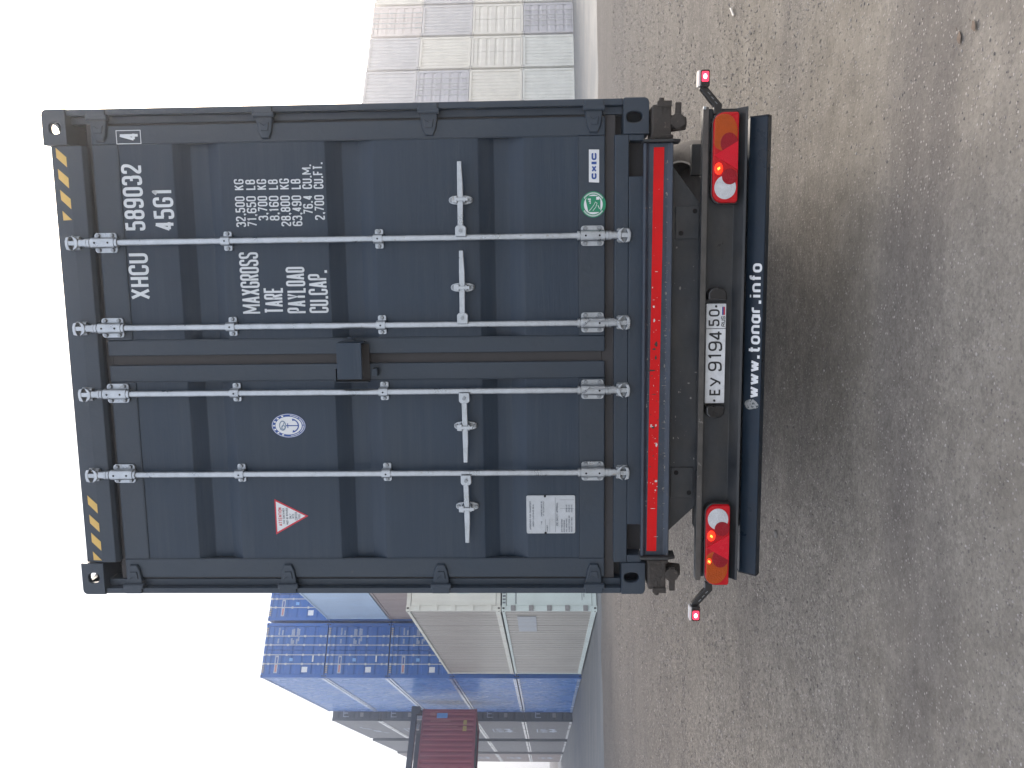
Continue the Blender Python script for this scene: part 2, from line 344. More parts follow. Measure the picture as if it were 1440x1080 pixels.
def ribbon(mb, P, sw, loop, y):
    P = [Vector(p) for p in P]; n = len(P); Lf = []; Rt = []
    for i in range(n):
        if loop: d0, d1 = (P[i]-P[i-1]), (P[(i+1) % n]-P[i])
        else:
            d0 = P[i]-P[i-1] if i > 0 else P[1]-P[0]; d1 = P[i+1]-P[i] if i < n-1 else P[-1]-P[-2]
        if d0.length < 1e-9: d0 = d1
        if d1.length < 1e-9: d1 = d0
        d0 = d0.normalized(); d1 = d1.normalized(); n0 = Vector((-d0.y, d0.x)); n1 = Vector((-d1.y, d1.x))
        m = (n0+n1); m = m.normalized() if m.length > 1e-6 else n0
        k = sw/2/max(0.72, m.dot(n0)); Lf.append(P[i]+m*k); Rt.append(P[i]-m*k)
    V = [(p.x, y, p.y) for p in Lf]+[(p.x, y, p.y) for p in Rt]
    mb.add(V, [(i, (i+1) % n, n+(i+1) % n, n+i) for i in range(n if loop else n-1)])
def text(mb, s, x0, x1, z, h, sw, y=-0.0015, rad=0.32, gap=None):
    gap = sw*.62 if gap is None else gap
    tot = sum(GW.get(c, 1.0) for c in s); nw = (x1-x0)-len(s)*sw-(len(s)-1)*gap
    unit = max(nw/tot, 0.001); x = x0; yk = 0
    for c in s:
        wd = unit*GW.get(c, 1.0)
        if c in '.,':
            cx = x+sw/2+wd/2
            mb.add([(cx-sw*.6, y, z), (cx+sw*.6, y, z), (cx+sw*.6, y, z+sw*1.15), (cx-sw*.6, y, z+sw*1.15)], [(0, 1, 2, 3)])
            if c == ',': mb.add([(cx, y-.0001, z+sw*.2), (cx+sw*.6, y-.0001, z+sw*.2), (cx, y-.0001, z-sw*1.0)], [(0, 1, 2)])
        for st in G.get(c, []):
            loop = st[-1] == L; pts = [p for p in st if p != L]
            hh = h-sw
            P = [(x+sw/2+p[0]*wd, z+sw/2+p[1]*hh) for p in pts]
            if c in 'MNVWAXKYwy74': P2 = P
            else: P2 = round_poly(P, h*rad if c not in 'LETFH' else 0.0, loop)
            for seg_ in ([P2[q:q+2] for q in range(len(P2)-1)] if c in 'MNVWAw4' else [P2]):
                yk += 1; ribbon(mb, seg_, sw*(.86 if c in 'MW' else 1), loop, y-0.00012*(yk % 4))
        x += wd+sw+gap
    return mb

# ------------------------------------------------------------------ ground
def gz(x, y):
    k = min(max(0.006+0.0002*(x+18), 0.001), 0.012)
    return -k*min(max(0.0, y-12), 70)
def build_ground():
    def axis(a, b, c0, c1, fine, grow):
        xs = list(np.arange(c0, c1+1e-6, fine)); s = fine; p = c1
        while p < b: s *= grow; p += s; xs.append(min(p, b))
        s = fine; p = c0; pre = []
        while p > a: s *= grow; p -= s; pre.append(max(p, a))
        return sorted(set(pre))+xs
    xs = axis(-170, 130, -5, 4, 0.10, 1.12); ys = axis(-20, 260, -3.5, 8, 0.10, 1.10)
    from mathutils import noise
    V = []; nx = len(xs)
    for y in ys:
        for x in xs:
            n = noise.noise(Vector((x*.5, y*.5, 0)))*.018+noise.noise(Vector((x*2.2, y*2.2, 3)))*.007
            V.append((x, y, gz(x, y)+n*min(1, 10/max(10, abs(y)))))
    Fs = [(j*nx+i, j*nx+i+1, (j+1)*nx+i+1, (j+1)*nx+i) for j in range(len(ys)-1) for i in range(nx-1)]
    me = bpy.data.meshes.new('ground'); me.from_pydata(V, [], Fs); me.polygons.foreach_set('use_smooth', [True]*len(Fs)); me.update()
    m = bpy.data.materials.new('packed_gravel_dirt'); m.use_nodes = True; t = m.node_tree; b = t.nodes['Principled BSDF']
    tc = t.nodes.new('ShaderNodeTexCoord'); src = tc.outputs['Object']
    def noise_(scale, det, rough=.55, st=None):
        n = t.nodes.new('ShaderNodeTexNoise'); n.inputs['Scale'].default_value = scale; n.inputs['Detail'].default_value = det; n.inputs['Roughness'].default_value = rough
        if st:
            mp = t.nodes.new('ShaderNodeMapping'); mp.inputs['Scale'].default_value = st; mp.inputs['Rotation'].default_value = (0, 0, R(-12)); lnk(t, src, mp.inputs[0]); lnk(t, mp.outputs[0], n.inputs['Vector'])
        else: lnk(t, src, n.inputs['Vector'])
        return n.outputs['Fac']
    def ramp(f, a, b_, lo=0., hi=1.):
        r = t.nodes.new('ShaderNodeMapRange'); r.inputs[1].default_value = a; r.inputs[2].default_value = b_; r.inputs[3].default_value = lo; r.inputs[4].default_value = hi; lnk(t, f, r.inputs[0]); return r.outputs[0]
    def mix(fac, a, c, blend='MIX'):
        mx = t.nodes.new('ShaderNodeMix'); mx.data_type = 'RGBA'; mx.blend_type = blend
        if isinstance(fac, float): mx.inputs[0].default_value = fac
        else: lnk(t, fac, mx.inputs[0])
        if isinstance(a, tuple): mx.inputs[6].default_value = (*a, 1)
        else: lnk(t, a, mx.inputs[6])
        if isinstance(c, tuple): mx.inputs[7].default_value = (*c, 1)
        else: lnk(t, c, mx.inputs[7])
        return mx.outputs[2]
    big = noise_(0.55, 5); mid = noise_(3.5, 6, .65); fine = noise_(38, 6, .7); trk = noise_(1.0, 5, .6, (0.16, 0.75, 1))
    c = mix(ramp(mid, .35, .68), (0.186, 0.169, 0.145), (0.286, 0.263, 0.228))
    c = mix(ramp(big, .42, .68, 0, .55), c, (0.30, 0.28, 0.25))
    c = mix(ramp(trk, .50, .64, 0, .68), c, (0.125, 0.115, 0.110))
    # fine dust near the trailer, coarser gravel farther out; colour darkens with distance, leftwards
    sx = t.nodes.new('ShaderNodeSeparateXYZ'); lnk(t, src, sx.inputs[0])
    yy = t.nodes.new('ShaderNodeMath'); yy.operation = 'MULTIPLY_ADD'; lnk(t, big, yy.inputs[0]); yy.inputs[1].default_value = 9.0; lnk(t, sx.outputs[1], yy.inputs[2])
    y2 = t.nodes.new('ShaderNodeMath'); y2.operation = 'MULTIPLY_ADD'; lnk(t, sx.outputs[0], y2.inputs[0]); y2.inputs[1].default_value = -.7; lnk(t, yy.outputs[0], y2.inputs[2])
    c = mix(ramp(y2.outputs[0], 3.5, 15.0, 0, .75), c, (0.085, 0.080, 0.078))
    c = mix(ramp(fine, .50, .72, 0, .55), c, (0.135, 0.120, 0.108))
    vo = t.nodes.new('ShaderNodeTexVoronoi'); vo.inputs['Scale'].default_value = 62; lnk(t, src, vo.inputs['Vector'])
    vd = vo.outputs['Distance']; sep = t.nodes.new('ShaderNodeSeparateColor'); lnk(t, vo.outputs['Color'], sep.inputs[0])
    stone = t.nodes.new('ShaderNodeMath'); stone.operation = 'MULTIPLY'; lnk(t, ramp(vd, .40, .28), stone.inputs[0]); lnk(t, ramp(sep.outputs[0], .70, .74), stone.inputs[1])
    c = mix(stone.outputs[0], c, mix(sep.outputs[1], (0.17, 0.155, 0.145), (0.40, 0.37, 0.345)))
    def cells(scale, st=(1, 1, 1)):
        v = t.nodes.new('ShaderNodeTexVoronoi'); v.inputs['Scale'].default_value = scale; lnk(t, src, v.inputs['Vector'])
        sp_ = t.nodes.new('ShaderNodeSeparateColor'); lnk(t, v.outputs['Color'], sp_.inputs[0]); return v.outputs['Distance'], sp_.outputs[0]
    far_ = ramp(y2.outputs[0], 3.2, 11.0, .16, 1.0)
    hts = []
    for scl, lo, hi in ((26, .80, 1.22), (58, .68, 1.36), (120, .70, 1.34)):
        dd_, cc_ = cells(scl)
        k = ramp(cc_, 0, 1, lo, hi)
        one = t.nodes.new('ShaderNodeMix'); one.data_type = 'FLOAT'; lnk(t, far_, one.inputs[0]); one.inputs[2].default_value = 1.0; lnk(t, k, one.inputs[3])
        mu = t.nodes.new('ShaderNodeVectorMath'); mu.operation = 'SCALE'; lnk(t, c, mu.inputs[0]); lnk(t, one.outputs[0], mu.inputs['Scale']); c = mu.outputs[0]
        hm_ = t.nodes.new('ShaderNodeMath'); hm_.operation = 'MULTIPLY'; lnk(t, ramp(dd_, .6, 0), hm_.inputs[0]); lnk(t, cc_, hm_.inputs[1]); hts.append(hm_.outputs[0])
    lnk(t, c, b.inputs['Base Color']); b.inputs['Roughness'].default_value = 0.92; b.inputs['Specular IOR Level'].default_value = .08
    hsum = t.nodes.new('ShaderNodeMath'); hsum.operation = 'MULTIPLY_ADD'; lnk(t, stone.outputs[0], hsum.inputs[0]); hsum.inputs[1].default_value = .7; lnk(t, fine, hsum.inputs[2])
    hs2 = t.nodes.new('ShaderNodeMath'); hs2.operation = 'MULTIPLY_ADD'; lnk(t, mid, hs2.inputs[0]); hs2.inputs[1].default_value = 1.2; lnk(t, hsum.outputs[0], hs2.inputs[2])
    hsum = hs2; 
    for hh_, wt in zip(hts, (1.1, .7, .35)):
        a1 = t.nodes.new('ShaderNodeMath'); a1.operation = 'MULTIPLY'; lnk(t, hh_, a1.inputs[0]); lnk(t, far_, a1.inputs[1])
        a2 = t.nodes.new('ShaderNodeMath'); a2.operation = 'MULTIPLY_ADD'; lnk(t, a1.outputs[0], a2.inputs[0]); a2.inputs[1].default_value = wt; lnk(t, hs2.outputs[0], a2.inputs[2]); hs2 = a2
    bp = t.nodes.new('ShaderNodeBump'); bp.inputs['Strength'].default_value = .55; bp.inputs['Distance'].default_value = .009
    lnk(t, hs2.outputs[0], bp.inputs['Height']); lnk(t, bp.outputs[0], b.inputs['Normal'])
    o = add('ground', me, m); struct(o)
    # paved lane in front of the stacks, beyond a ragged dusty edge
    V = []; Fs = []; E0 = [(-60, 7.5), (-26, 14.0), (-13.2, 17.5), (-9.6, 18.9), (-3, 19.9), (5.6, 21.0), (14, 23.5), (60, 36)]
    def edge(x):
        for (a, b_), (c_, d) in zip(E0, E0[1:]):
            if a <= x <= c_: return b_+(d-b_)*(x-a)/(c_-a)
        return E0[-1][1]
    xs = [-60+i*.4 for i in range(301)]; rows = [0, .5, 1.5, 4, 9, 18, 35, 60, 100]
    for x in xs:
        e = edge(x)+noise.noise(Vector((x*.9, 5, 0)))*.5+noise.noise(Vector((x*4, 9, 0)))*.12
        for k in rows:
            yy = e+k; V.append((x, yy, gz(x, yy)+.02+(0 if k else -.03)))
    n = len(rows)
    for i in range(300):
        for k in range(n-1): Fs.append((i*n+k, (i+1)*n+k, (i+1)*n+k+1, i*n+k+1))
    me = bpy.data.meshes.new('pavement'); me.from_pydata(V, [], Fs); me.update()
    pm = mat('dusty_yard_asphalt', (0.105, 0.118, 0.128), 0.75, var=0.2, vscale=.35, streak=(0.19, 0.18, 0.17), streak_amt=.6, streak_scale=(.25, .9, 1), bump=.2, bscale=20)
    struct(add('pavement', me, pm))
    # loose and half-buried pebbles: nobody could count them
    ico = bmesh.new(); bmesh.ops.create_icosphere(ico, subdivisions=1, radius=1.0)
    iv = np.array([v.co[:] for v in ico.verts]); fi = np.array([[v.index for v in f.verts] for f in ico.faces]); ico.free()
    rng = np.random.default_rng(3)
    def pebbles(N, tint, m_, seed, smin, smax, name):
        rng = np.random.default_rng(seed)
        # more pebbles near the viewer, thinning out with distance
        d = 3.0+17.0*rng.random(N)**1.15; a = R(-34)+R(64)*rng.random(N)
        x = CX+np.sin(a-0.14)*d; y = CY+np.cos(a-0.14)*d
        cl = np.array([noise.noise(Vector((px*.8, py*.8, 7))) for px, py in zip(x, y)])
        keep = (rng.random(N) < .45+1.1*cl); x = x[keep]; y = y[keep]; n_ = len(x)
        s = (smin+(smax-smin)*rng.random(n_)**4.0)*np.clip(d[keep]/9, .42, 1.25)
        sx = s*(.8+.6*rng.random(n_)); sy = s*(.7+.5*rng.random(n_)); sz = s*(.35+.3*rng.random(n_)); an = rng.random(n_)*6.28
        z = np.array([gz(px, py)+noise.noise(Vector((px*.5, py*.5, 0)))*.018+noise.noise(Vector((px*2.2, py*2.2, 3)))*.007 for px, py in zip(x, y)])
        jit = 1+.25*(rng.random((n_, len(iv), 3))-.5)
        P = iv[None]*jit*np.stack([sx, sy, sz], -1)[:, None, :]
        c_, s_ = np.cos(an)[:, None], np.sin(an)[:, None]
        X_ = P[..., 0]*c_-P[..., 1]*s_+x[:, None]; Y_ = P[..., 0]*s_+P[..., 1]*c_+y[:, None]; Z_ = P[..., 2]+(z+sz*.15)[:, None]
        co = np.stack([X_, Y_, Z_], -1).reshape(-1, 3); fs = (fi[None]+(np.arange(n_)*len(iv))[:, None, None]).reshape(-1, 3)
        me = bpy.data.meshes.new(name); me.vertices.add(len(co)); me.vertices.foreach_set('co', co.ravel())
        me.loops.add(len(fs)*3); me.loops.foreach_set('vertex_index', fs.ravel().astype(np.int32))
        me.polygons.add(len(fs)); me.polygons.foreach_set('loop_start', np.arange(len(fs), dtype=np.int32)*3)
        me.update(calc_edges=True); me.validate()
        o = add(name, me, m_); o['kind'] = 'stuff'; o['label'] = tint; o['category'] = 'gravel'
    pm = bpy.data.materials.new('mixed_pebble_stone'); pm.use_nodes = True; t = pm.node_tree; b = t.nodes['Principled BSDF']
    tc = t.nodes.new('ShaderNodeTexCoord'); src = tc.outputs['Object']
    geo = t.nodes.new('ShaderNodeNewGeometry'); cr = t.nodes.new('ShaderNodeValToRGB')
    cr.color_ramp.elements[0].color = (0.14, 0.128, 0.12, 1); cr.color_ramp.elements[1].color = (0.44, 0.41, 0.385, 1)
    e = cr.color_ramp.elements.new(.35); e.color = (0.20, 0.18, 0.165, 1); e = cr.color_ramp.elements.new(.8); e.color = (0.27, 0.245, 0.225, 1)
    lnk(t, geo.outputs['Random Per Island'], cr.inputs[0]); lnk(t, cr.outputs[0], b.inputs['Base Color']); b.inputs['Roughness'].default_value = .8
    pebbles(80000, 'small pebbles and grit pressed into the dusty yard ground', pm, 3, .006, .017, 'gravel')
build_ground()

# ------------------------------------------------------------------ yard containers
UD = Vector((-.5764, .8171)); VD = Vector((.8171, .5764)); RZ = math.atan2(VD.y, VD.x)
P0 = Vector((-10.0, 20.4))
CACHE = {}
def corr_profile(a, b, pitch, depth, inset=.12):
    """vertical-rib profile along t in [a,b]"""
    pts = [(a, 0)]; t = a+inset
    while t+pitch < b-inset*.6:
        q = pitch/4
        pts += [(t, 0), (t+q*.55, depth), (t+q*1.75, depth), (t+q*2.3, 0)]; t += pitch
    pts.append((b, 0)); return pts
def yard_meshes(kind, Lg, H):
    k = (kind, Lg, H)
    if k in CACHE: return CACHE[k]
    W = 2.438; h = W/2; d = {}
    f = MB(); f2 = MB(); rls = {1: MB(), -1: MB()}
    for sx in (-1, 1):
        x0, x1 = (h-.15, h) if sx > 0 else (-h, -h+.15)
        rl = rls[sx]
        for q, y0, y1 in ((f, 0.01, .12), (f2, Lg-.12, Lg-.01)): q.box(x0+.004, x1-.004, y0, y1, .118, H-.118)
        for q, y0, y1 in ((f, 0, .178), (f2, Lg-.178, Lg)):
            for z0, z1 in ((0, .118), (H-.118, H)): q.box(min(x0, x1)-.006, max(x0, x1)+.004, y0, y1, z0, z1)
        xa, xb = (h-.07, h-.002) if sx > 0 else (-h+.002, -h+.07)
        rl.box(xa, xb, .178, Lg-.178, .02, .16); rl.box(xa, xb, .178, Lg-.178, H-.10, H-.01)
    for q, y0, y1 in ((f, .012, .11), (f2, Lg-.11, Lg-.012)):
        q.box(-h+.15, h-.15, y0, y1, .012, .14); q.box(-h+.15, h-.15, y0, y1, H-.135, H-.012)
    d['frame'] = f.mesh('end_frame'); d['frame2'] = f2.mesh('end_frame'); d['rail1'] = rls[1].mesh('side_rail'); d['rail-1'] = rls[-1].mesh('side_rail')
    ho = MB()
    for sx in (-1, 1):
        for z in (.058, H-.058): ho.prism(stadium(sx*(h-.075), z, .026, .036, 10), 'y', -.003, .004)
    for z in (.058, H-.058):
        for y in (.09, Lg-.09):
            ho.prism(stadium(y, z, .036, .024, 10), 'x', -h-.008, -h+.004)
    d['casting_hole'] = ho.mesh('casting_hole')
    pitch, depth = (.40, .022) if kind[0] == 'reefer' else ((.6, .003) if kind[0] == 'smooth' else (.278, .036))
    for sx, nm in ((-1, 'side_l'), (1, 'side_r')):
        s = MB().sheet([(t, sx*(h-(.030 if kind[0] == 'reefer' else .026)-dd)) for t, dd in corr_profile(.12, Lg-.12, pitch, depth)], 'z', .16, H-.10, 'yz')
        d[nm] = s.mesh('side_wall')
    r = MB().sheet([(t, H-.02-dd) for t, dd in corr_profile(.1, Lg-.1, .4 if kind[0] != 'reefer' else 3, .02)], 'x', -h+.06, h-.06, 'roof')
    d['roof'] = r.mesh('roof')
    d['floor'] = MB().box(-h+.06, h-.06, .1, Lg-.1, .10, .15).mesh('floor')
    d['end_wall'] = MB().sheet([(t, .06-dd*-1) for t, dd in corr_profile(-h+.15, h-.15, .25, .036, .02)], 'z', .14, H-.135, 'xzv').mesh('end_wall')
    # door end
    dm = MB()
    x0, x1 = .012, h-.155; z0, z1 = .155, H-.15
    if kind[1] == 'smooth_door':
        dm.box(x0, x1, .03, .09, z0, z1)
    else:
        prof = [(z0, .035)]; n = 5; st = (z1-z0-.2)/n
        for i in range(n):
            z = z0+.14+i*st+st*.25; prof += [(z, .035), (z+.06, .07), (z+.16, .07), (z+.22, .035)]
        prof.append((z1, .035)); dm.sheet(prof, 'x', x0, x1, 'xz')
    d['door'] = dm.mesh('door')
    rd = MB()
    rd.cyl((0, 0, .05), (0, 0, H-.05), .019, n=8)
    for z in (.07, .30, H*.36, H*.62, H-.30, H-.07): rd.box(-.045, .045, -.012, .02, z-.04, z+.04)
    d['lock_rod'] = rd.mesh('lock_rod')
    hn = MB()
    for i in range(5): z = .35+i*(H-.7)/4; hn.box(-h-.004, -h+.16, -.02, .03, z-.07, z+.07)
    d['hinge1'] = MB().box(-h-.004, -h+.16, -.02, .03, -.07, .07).mesh('hinge')
    d['hz'] = [.35+i*(H-.7)/4 for i in range(5)]
    CACHE[k] = d; return d
PM = {}
def shared(me, m, tag_):
    k = (me.name, m.name, tag_)
    if k not in PM:
        c = me.copy(); c.materials.clear(); c.materials.append(m); PM[k] = c
    return PM[k]
def mark(parent, name, quads, m, label=None):
    mb = MB()
    for x0, x1, z0, z1, y in quads: mb.box(x0, x1, y-.003, y, z0, z1)
    o = add(name, mb, m, parent, label=label)
    if len(quads) > 1: o['kind'] = 'stuff'
    return o
def yard_container(label, loc, kind, paint, Lg=12.19, H=2.896, side=None, rz=RZ, group=None, front='door', door_paint=None, rods=True, extra=None, rail=None):
    d = yard_meshes(kind, Lg, H)
    t = thing('shipping_container', label, 'container', loc, rz, group)
    P = M[paint]; S = M[side or paint]; D = M[door_paint or paint]
    for n in ('frame', 'frame2'): add('end_frame', shared(d[n], P, n), None, t)
    add('casting_hole', shared(d['casting_hole'], M['y_hole'], 'h'), None, t)
    [add('side_rail', shared(d[n], M[rail or paint], n), None, t) for n in ('rail1', 'rail-1')]
    add('side_wall', shared(d['side_l'], S, 'l'), None, t); add('side_wall', shared(d['side_r'], S, 'r'), None, t)
    add('roof', shared(d['roof'], S, 'rf'), None, t); add('floor', shared(d['floor'], M['y_dark'], 'fl'), None, t)
    ew = add('end_wall', shared(d['end_wall'], P, 'ew'), None, t, loc=(0, Lg, 0)); ew.scale = (1, -1, 1)
    if front == 'door':
        d1 = add('door', shared(d['door'], D, 'd'), None, t)
        d2 = add('door', shared(d['door'], D, 'd'), None, t); d2.scale = (-1, 1, 1)
        if rods:
            for x in (-.62, -.22, .22, .62): add('lock_rod', shared(d['lock_rod'], M['y_rod'], 'r'), None, t, loc=(x, -.005, 0))
        if kind[1] == 'smooth_door':
            for z in d['hz']: add('hinge', shared(d['hinge1'], M['y_hinge' if paint == 'y_reefer2' else paint], 'hg'), None, t, loc=(0, 0, z))
    else:
        add('end_wall', shared(d['end_wall'], D, 'ew'), None, t)
    if extra: extra(t, H, Lg)
    return t
def blue_marks(seed):
    def f(t, H, Lg):
        rg = random.Random(seed)
        mark(t, 'banner', [(-1.02, -.25, 2.16, 2.32, .029)], M['y_white'])
        mark(t, 'banner_print', [(-.97, -.66, 2.20, 2.275, .0255)], M['y_redmark'])
        mark(t, 'banner_print', [(-.60, -.32, 2.20, 2.275, .0255)], M['decal_blue'])
        mark(t, 'emblem', [(-.50, -.36, 1.50, 1.66, .029)], M['y_lightblue'])
        mark(t, 'data_plate', [(-.98, -.74, .78, 1.04, .029)], M['decal_white'])
        mark(t, 'paper_sticker', [(-.52, -.24, .54, .61, .029)], M['decal_white'])
        q = []
        for z, xs in ((2.24, ((.30, .50), (.68, 1.0))), (2.08, ((.68, .88),)), (1.62, ((.28, .52), (.66, .92))), (1.54, ((.28, .42), (.66, .95))), (1.38, ((.28, .50), (.66, .95))), (1.30, ((.40, .58), (.68, .96)))):
            for a, b in xs:
                x = a
                while x < b: wd = rg.uniform(.02, .035); q.append((x, x+wd, z, z+.075, .029)); x += wd+.014
        mark(t, 'lettering', q, M['y_white'])
        q = []
        for s in (-1, 1):
            for i in range(4): q.append((s*(.72+i*.085)-.02, s*(.72+i*.085)+.02, H-.11, H-.03, .009))
        mark(t, 'hazard_stripe', q, M['y_amber'])
    return f
def gap_mark(t, H, Lg):
    q = [(-1.0, -.55, 2.20, 2.24, .029), (-1.0, -.96, 1.9, 2.24, .0265), (-.59, -.55, 1.9, 2.24, .0265), (-.80, -.75, 1.95, 2.18, .029)]
    mark(t, 'lettering', q, M['y_white']); mark(t, 'data_plate', [(-.98, -.74, 1.0, 1.2, .029)], M['y_hinge'])
def side_emblem(scale=1.0, wave=True):
    def f(t, H, Lg):
        gap_mark(t, H, Lg)
        h = 2.438/2; x = -h+.016; mb = MB(); y0 = Lg*.38
        def b(ya, yb, za, zb): mb.box(x-.003, x, y0+ya, y0+yb, za, zb)
        if wave:
            b(0, .08, .7, 2.2); b(2.6, 2.68, .7, 2.2); b(.3, 2.4, 2.12, 2.2)
            for i in range(9): b(.15+i*.28, .36+i*.28, 1.62+.18*math.sin(i*1.7), 1.9+.14*math.sin(i*2.3))
            for i in range(12): b(.1+i*.21, .1+i*.21+.24, .95+.10*math.sin(i*.7), 1.28+.14*math.sin(i*.9+1))
        else:
            for i in range(14): b(-.6+i*.3, -.25+i*.3, 1.9-.08*i+.10*math.sin(i*1.3), 2.05-.075*i+.10*math.sin(i*.9))
        add('emblem', mb, M['y_white'], t)
    return f
BP = .115   # gap between neighbouring stacks
def stack_loc(s, c, base=None, lvl=0, H=2.896):
    p = P0+UD*s+VD*(c*(2.438+BP)+1.219)
    return Vector((p.x, p.y, gz(P0.x+UD.x*s, P0.y+UD.y*s)+.03+lvl*(H+.026)))
def reefer_marks_low(t, H, Lg):
    mb = MB(); tri = [(-.62, .92), (-.36, .92), (-.49, 1.16)]; mb.prism(tri, 'y', .024, .028); add('warning_triangle', mb, M['decal_grey'], t)
    mb = MB(); mb.prism([(-.585, .94), (-.395, .94), (-.49, 1.115)], 'y', .020, .0235); add('warning_face', mb, M['decal_white'], t)
    mark(t, 'lettering', [(-.66, -.22, .60, .62, .027), (-.47, -.43, .52, .72, .0245), (-.9, -.3, .44, .455, .027), (-.8, -.35, .38, .395, .027)]+[(-1.0+i*.06, -.965+i*.06, 2.44, 2.49, .027) for i in range(12)], M['decal_grey'])
    q = []
    for i in range(4): q.append((-1.0+i*.10, -.95+i*.10, H-.12, H-.03, .009))
    mark(t, 'hazard_stripe', q, M['decal_grey'])
    x = -1.219+.014; mb = MB(); mb.box(x-.003, x, .9, 3.3, 1.85, 2.45); add('faded_panel', mb, M['y_panel'], t)
def reefer_marks_up(t, H, Lg):
    mark(t, 'faded_panel', [(-.70, -.36, .98, 1.34, .027)], M['y_reefer2'])
yc = yard_container
SR = ('reefer', 'smooth_door')
yc('pale greenish refrigerated container with grey hinges, at ground level beside the truck', stack_loc(0, 0), SR, 'y_reefer2', Lg=12.7, side='y_steelside', rods=False, extra=reefer_marks_low)
yc('dirty cream white refrigerated container resting on top of the pale greenish one', stack_loc(0, 0, lvl=1), SR, 'y_reefer', Lg=12.7, side='y_steelside', rods=False, extra=reefer_marks_up)
col2 = [('grey container at the bottom of the stack behind the two white refrigerated ones', ('std', 'd'), 'y_grey'),
        ('grey container second from the ground behind the two white refrigerated ones', ('std', 'd'), 'y_taupe'),
        ('dusty brown container rising just above the cream refrigerated one', ('std', 'd'), 'y_brown'),
        ('smooth pale blue container on top of the dusty brown one, under the open sky', ('smooth', 'd'), 'y_ice')]
for i, (lb, kd, pt) in enumerate(col2): yc(lb, stack_loc(0, 1, lvl=i), kd, pt, Lg=13.716)
nm5 = ['bottom', 'second from the ground', 'middle', 'fourth from the ground', 'topmost']
for i in range(5):
    yc(['blue container at ground level directly behind the pale greenish refrigerated one', 'blue container directly behind the cream refrigerated one, second from the ground',
        'middle blue container of the corner stack, partly behind the cream one', 'blue container just below the topmost one of the corner stack',
        'topmost blue container of the corner stack, white banner on its door'][i],
       stack_loc(14.0, 0, lvl=i), ('std', 'd'), 'y_blue', Lg=13.716, side='y_blue_side', rail='y_rail_blue', group='blue containers stacked five high', extra=blue_marks(i))
for i in range(5):
    yc(f'{nm5[i]} blue container of the stack right of the corner blue stack', stack_loc(14.0, 1, lvl=i), ('std', 'd'), 'y_blue', Lg=13.716,
       group='blue containers stacked five high', extra=blue_marks(20+i))
for s, off, Lg, paint, sidep, where, em in ((28.8, .42, 12.6, 'y_dark', 'y_taupe', 'charcoal stack just beyond the blue ones', True), (42.6, .50, 11.4, 'y_dark', 'y_taupe', 'second charcoal stack beyond the blue ones', False),
                                       (55.0, .60, 11.4, 'y_taupe', 'y_brown', 'hazy farthest stack of the left row', True)):
    for i in range(5):
        ex = (side_emblem(1, True) if i < 4 else side_emblem(1, False)) if em else gap_mark
        yc(f'{nm5[i]} container of the {where}', stack_loc(s, -off/2.553, lvl=i), ('std', 'd'), paint, Lg=Lg, side=sidep, rail='y_rail_pale', rods=False, group='grey containers stacked five high', extra=ex)
# right-hand stacks in the bright haze
A0 = Vector((9.0, 43.2))
grid = [[('pale grey corrugated container at the foot of the hazy stack nearest the truck', 'end', 'y_pale'), ('cream corrugated container above the pale grey one nearest the truck', 'end', 'y_cream'),
         ('lavender grey container with four bright lock rods in the haze', 'door', 'y_lav'), ('grey corrugated container above the one with four bright lock rods', 'end', 'y_grey')],
        [('pale corrugated container at ground level in the middle hazy stack', 'end', 'y_pale'), ('cream container with ribbed double doors in the middle hazy stack', 'door', 'y_cream'),
         ('bright cream corrugated container third from the ground in the hazy middle stack', 'end', 'y_cream'), ('grey corrugated container fourth from the ground in the hazy middle stack', 'end', 'y_grey')],
        [('lavender grey container at ground level at the right edge of the photo', 'door', 'y_lav'), ('cream container with double doors at the right edge, second from the ground', 'door', 'y_cream'),
         ('grey corrugated container at the right edge, third from the ground', 'end', 'y_grey'), ('pinkish container with lock rods topmost at the right edge', 'door', 'y_pink')],
        [('pale container cut off by the right edge of the photo, at ground level', 'end', 'y_pale'), ('cream container cut off by the right edge of the photo, second from the ground', 'end', 'y_cream'),
         ('grey container cut off by the right edge of the photo, third from the ground', 'end', 'y_grey'), ('cream container cut off by the right edge of the photo, topmost', 'end', 'y_cream')]]
for c, colm in enumerate(grid):
    p = A0+VD*(c*2.62+1.219)
    for i, (lb, fr, pt) in enumerate(colm):
        yc(lb, (p.x, p.y, gz(p.x, p.y)-.05+i*2.899), ('std', 'd'), pt, front=fr, rods=(pt in ('y_lav', 'y_pink')), group='hazy containers stacked on the right')
# maroon container hanging from a spreader
rd_ = Vector((-.555, -.829)); rd_.normalize()
e0 = Vector((-23.1, 38.2)); mid = e0+rd_*6.1
rzr = math.atan2(rd_.y, rd_.x)-R(90)     # local +Y runs along rd_
nrm = Vector((rd_.y, -rd_.x))            # local +X
org = e0+nrm*1.219
def red_marks(t, H, Lg):
    h = 1.219; x = -h+.014
    def b(mb, ya, yb, za, zb): mb.box(x-.003, x, ya, yb, za, zb)
    mb = MB(); b(mb, .22, .5, 1.55, 2.12); add('number_panel', mb, M['y_lightblue'], t)
    mb = MB()
    for i in range(3): b(mb, .2+.0*i, .36, 2.2+.1*i, 2.27+.1*i)
    for i in range(14):
        b(mb, .92, .99, .98+.105*i, 1.05+.105*i)
        if i > 3: b(mb, .62, .70, .98+.105*i, 1.05+.105*i)
    add('lettering', mb, M['y_redmark'], t)
    mb = MB(); b(mb, .60, .85, .50, .68); b(mb, .92, 1.2, .50, .70); add('warning_mark', mb, M['y_amber'], t)
rc = yard_container('maroon container hanging in the air under the dark spreader', (org.x, org.y, 5.17), ('std', 'd'), 'y_red', rz=rzr, extra=red_marks, rods=False)
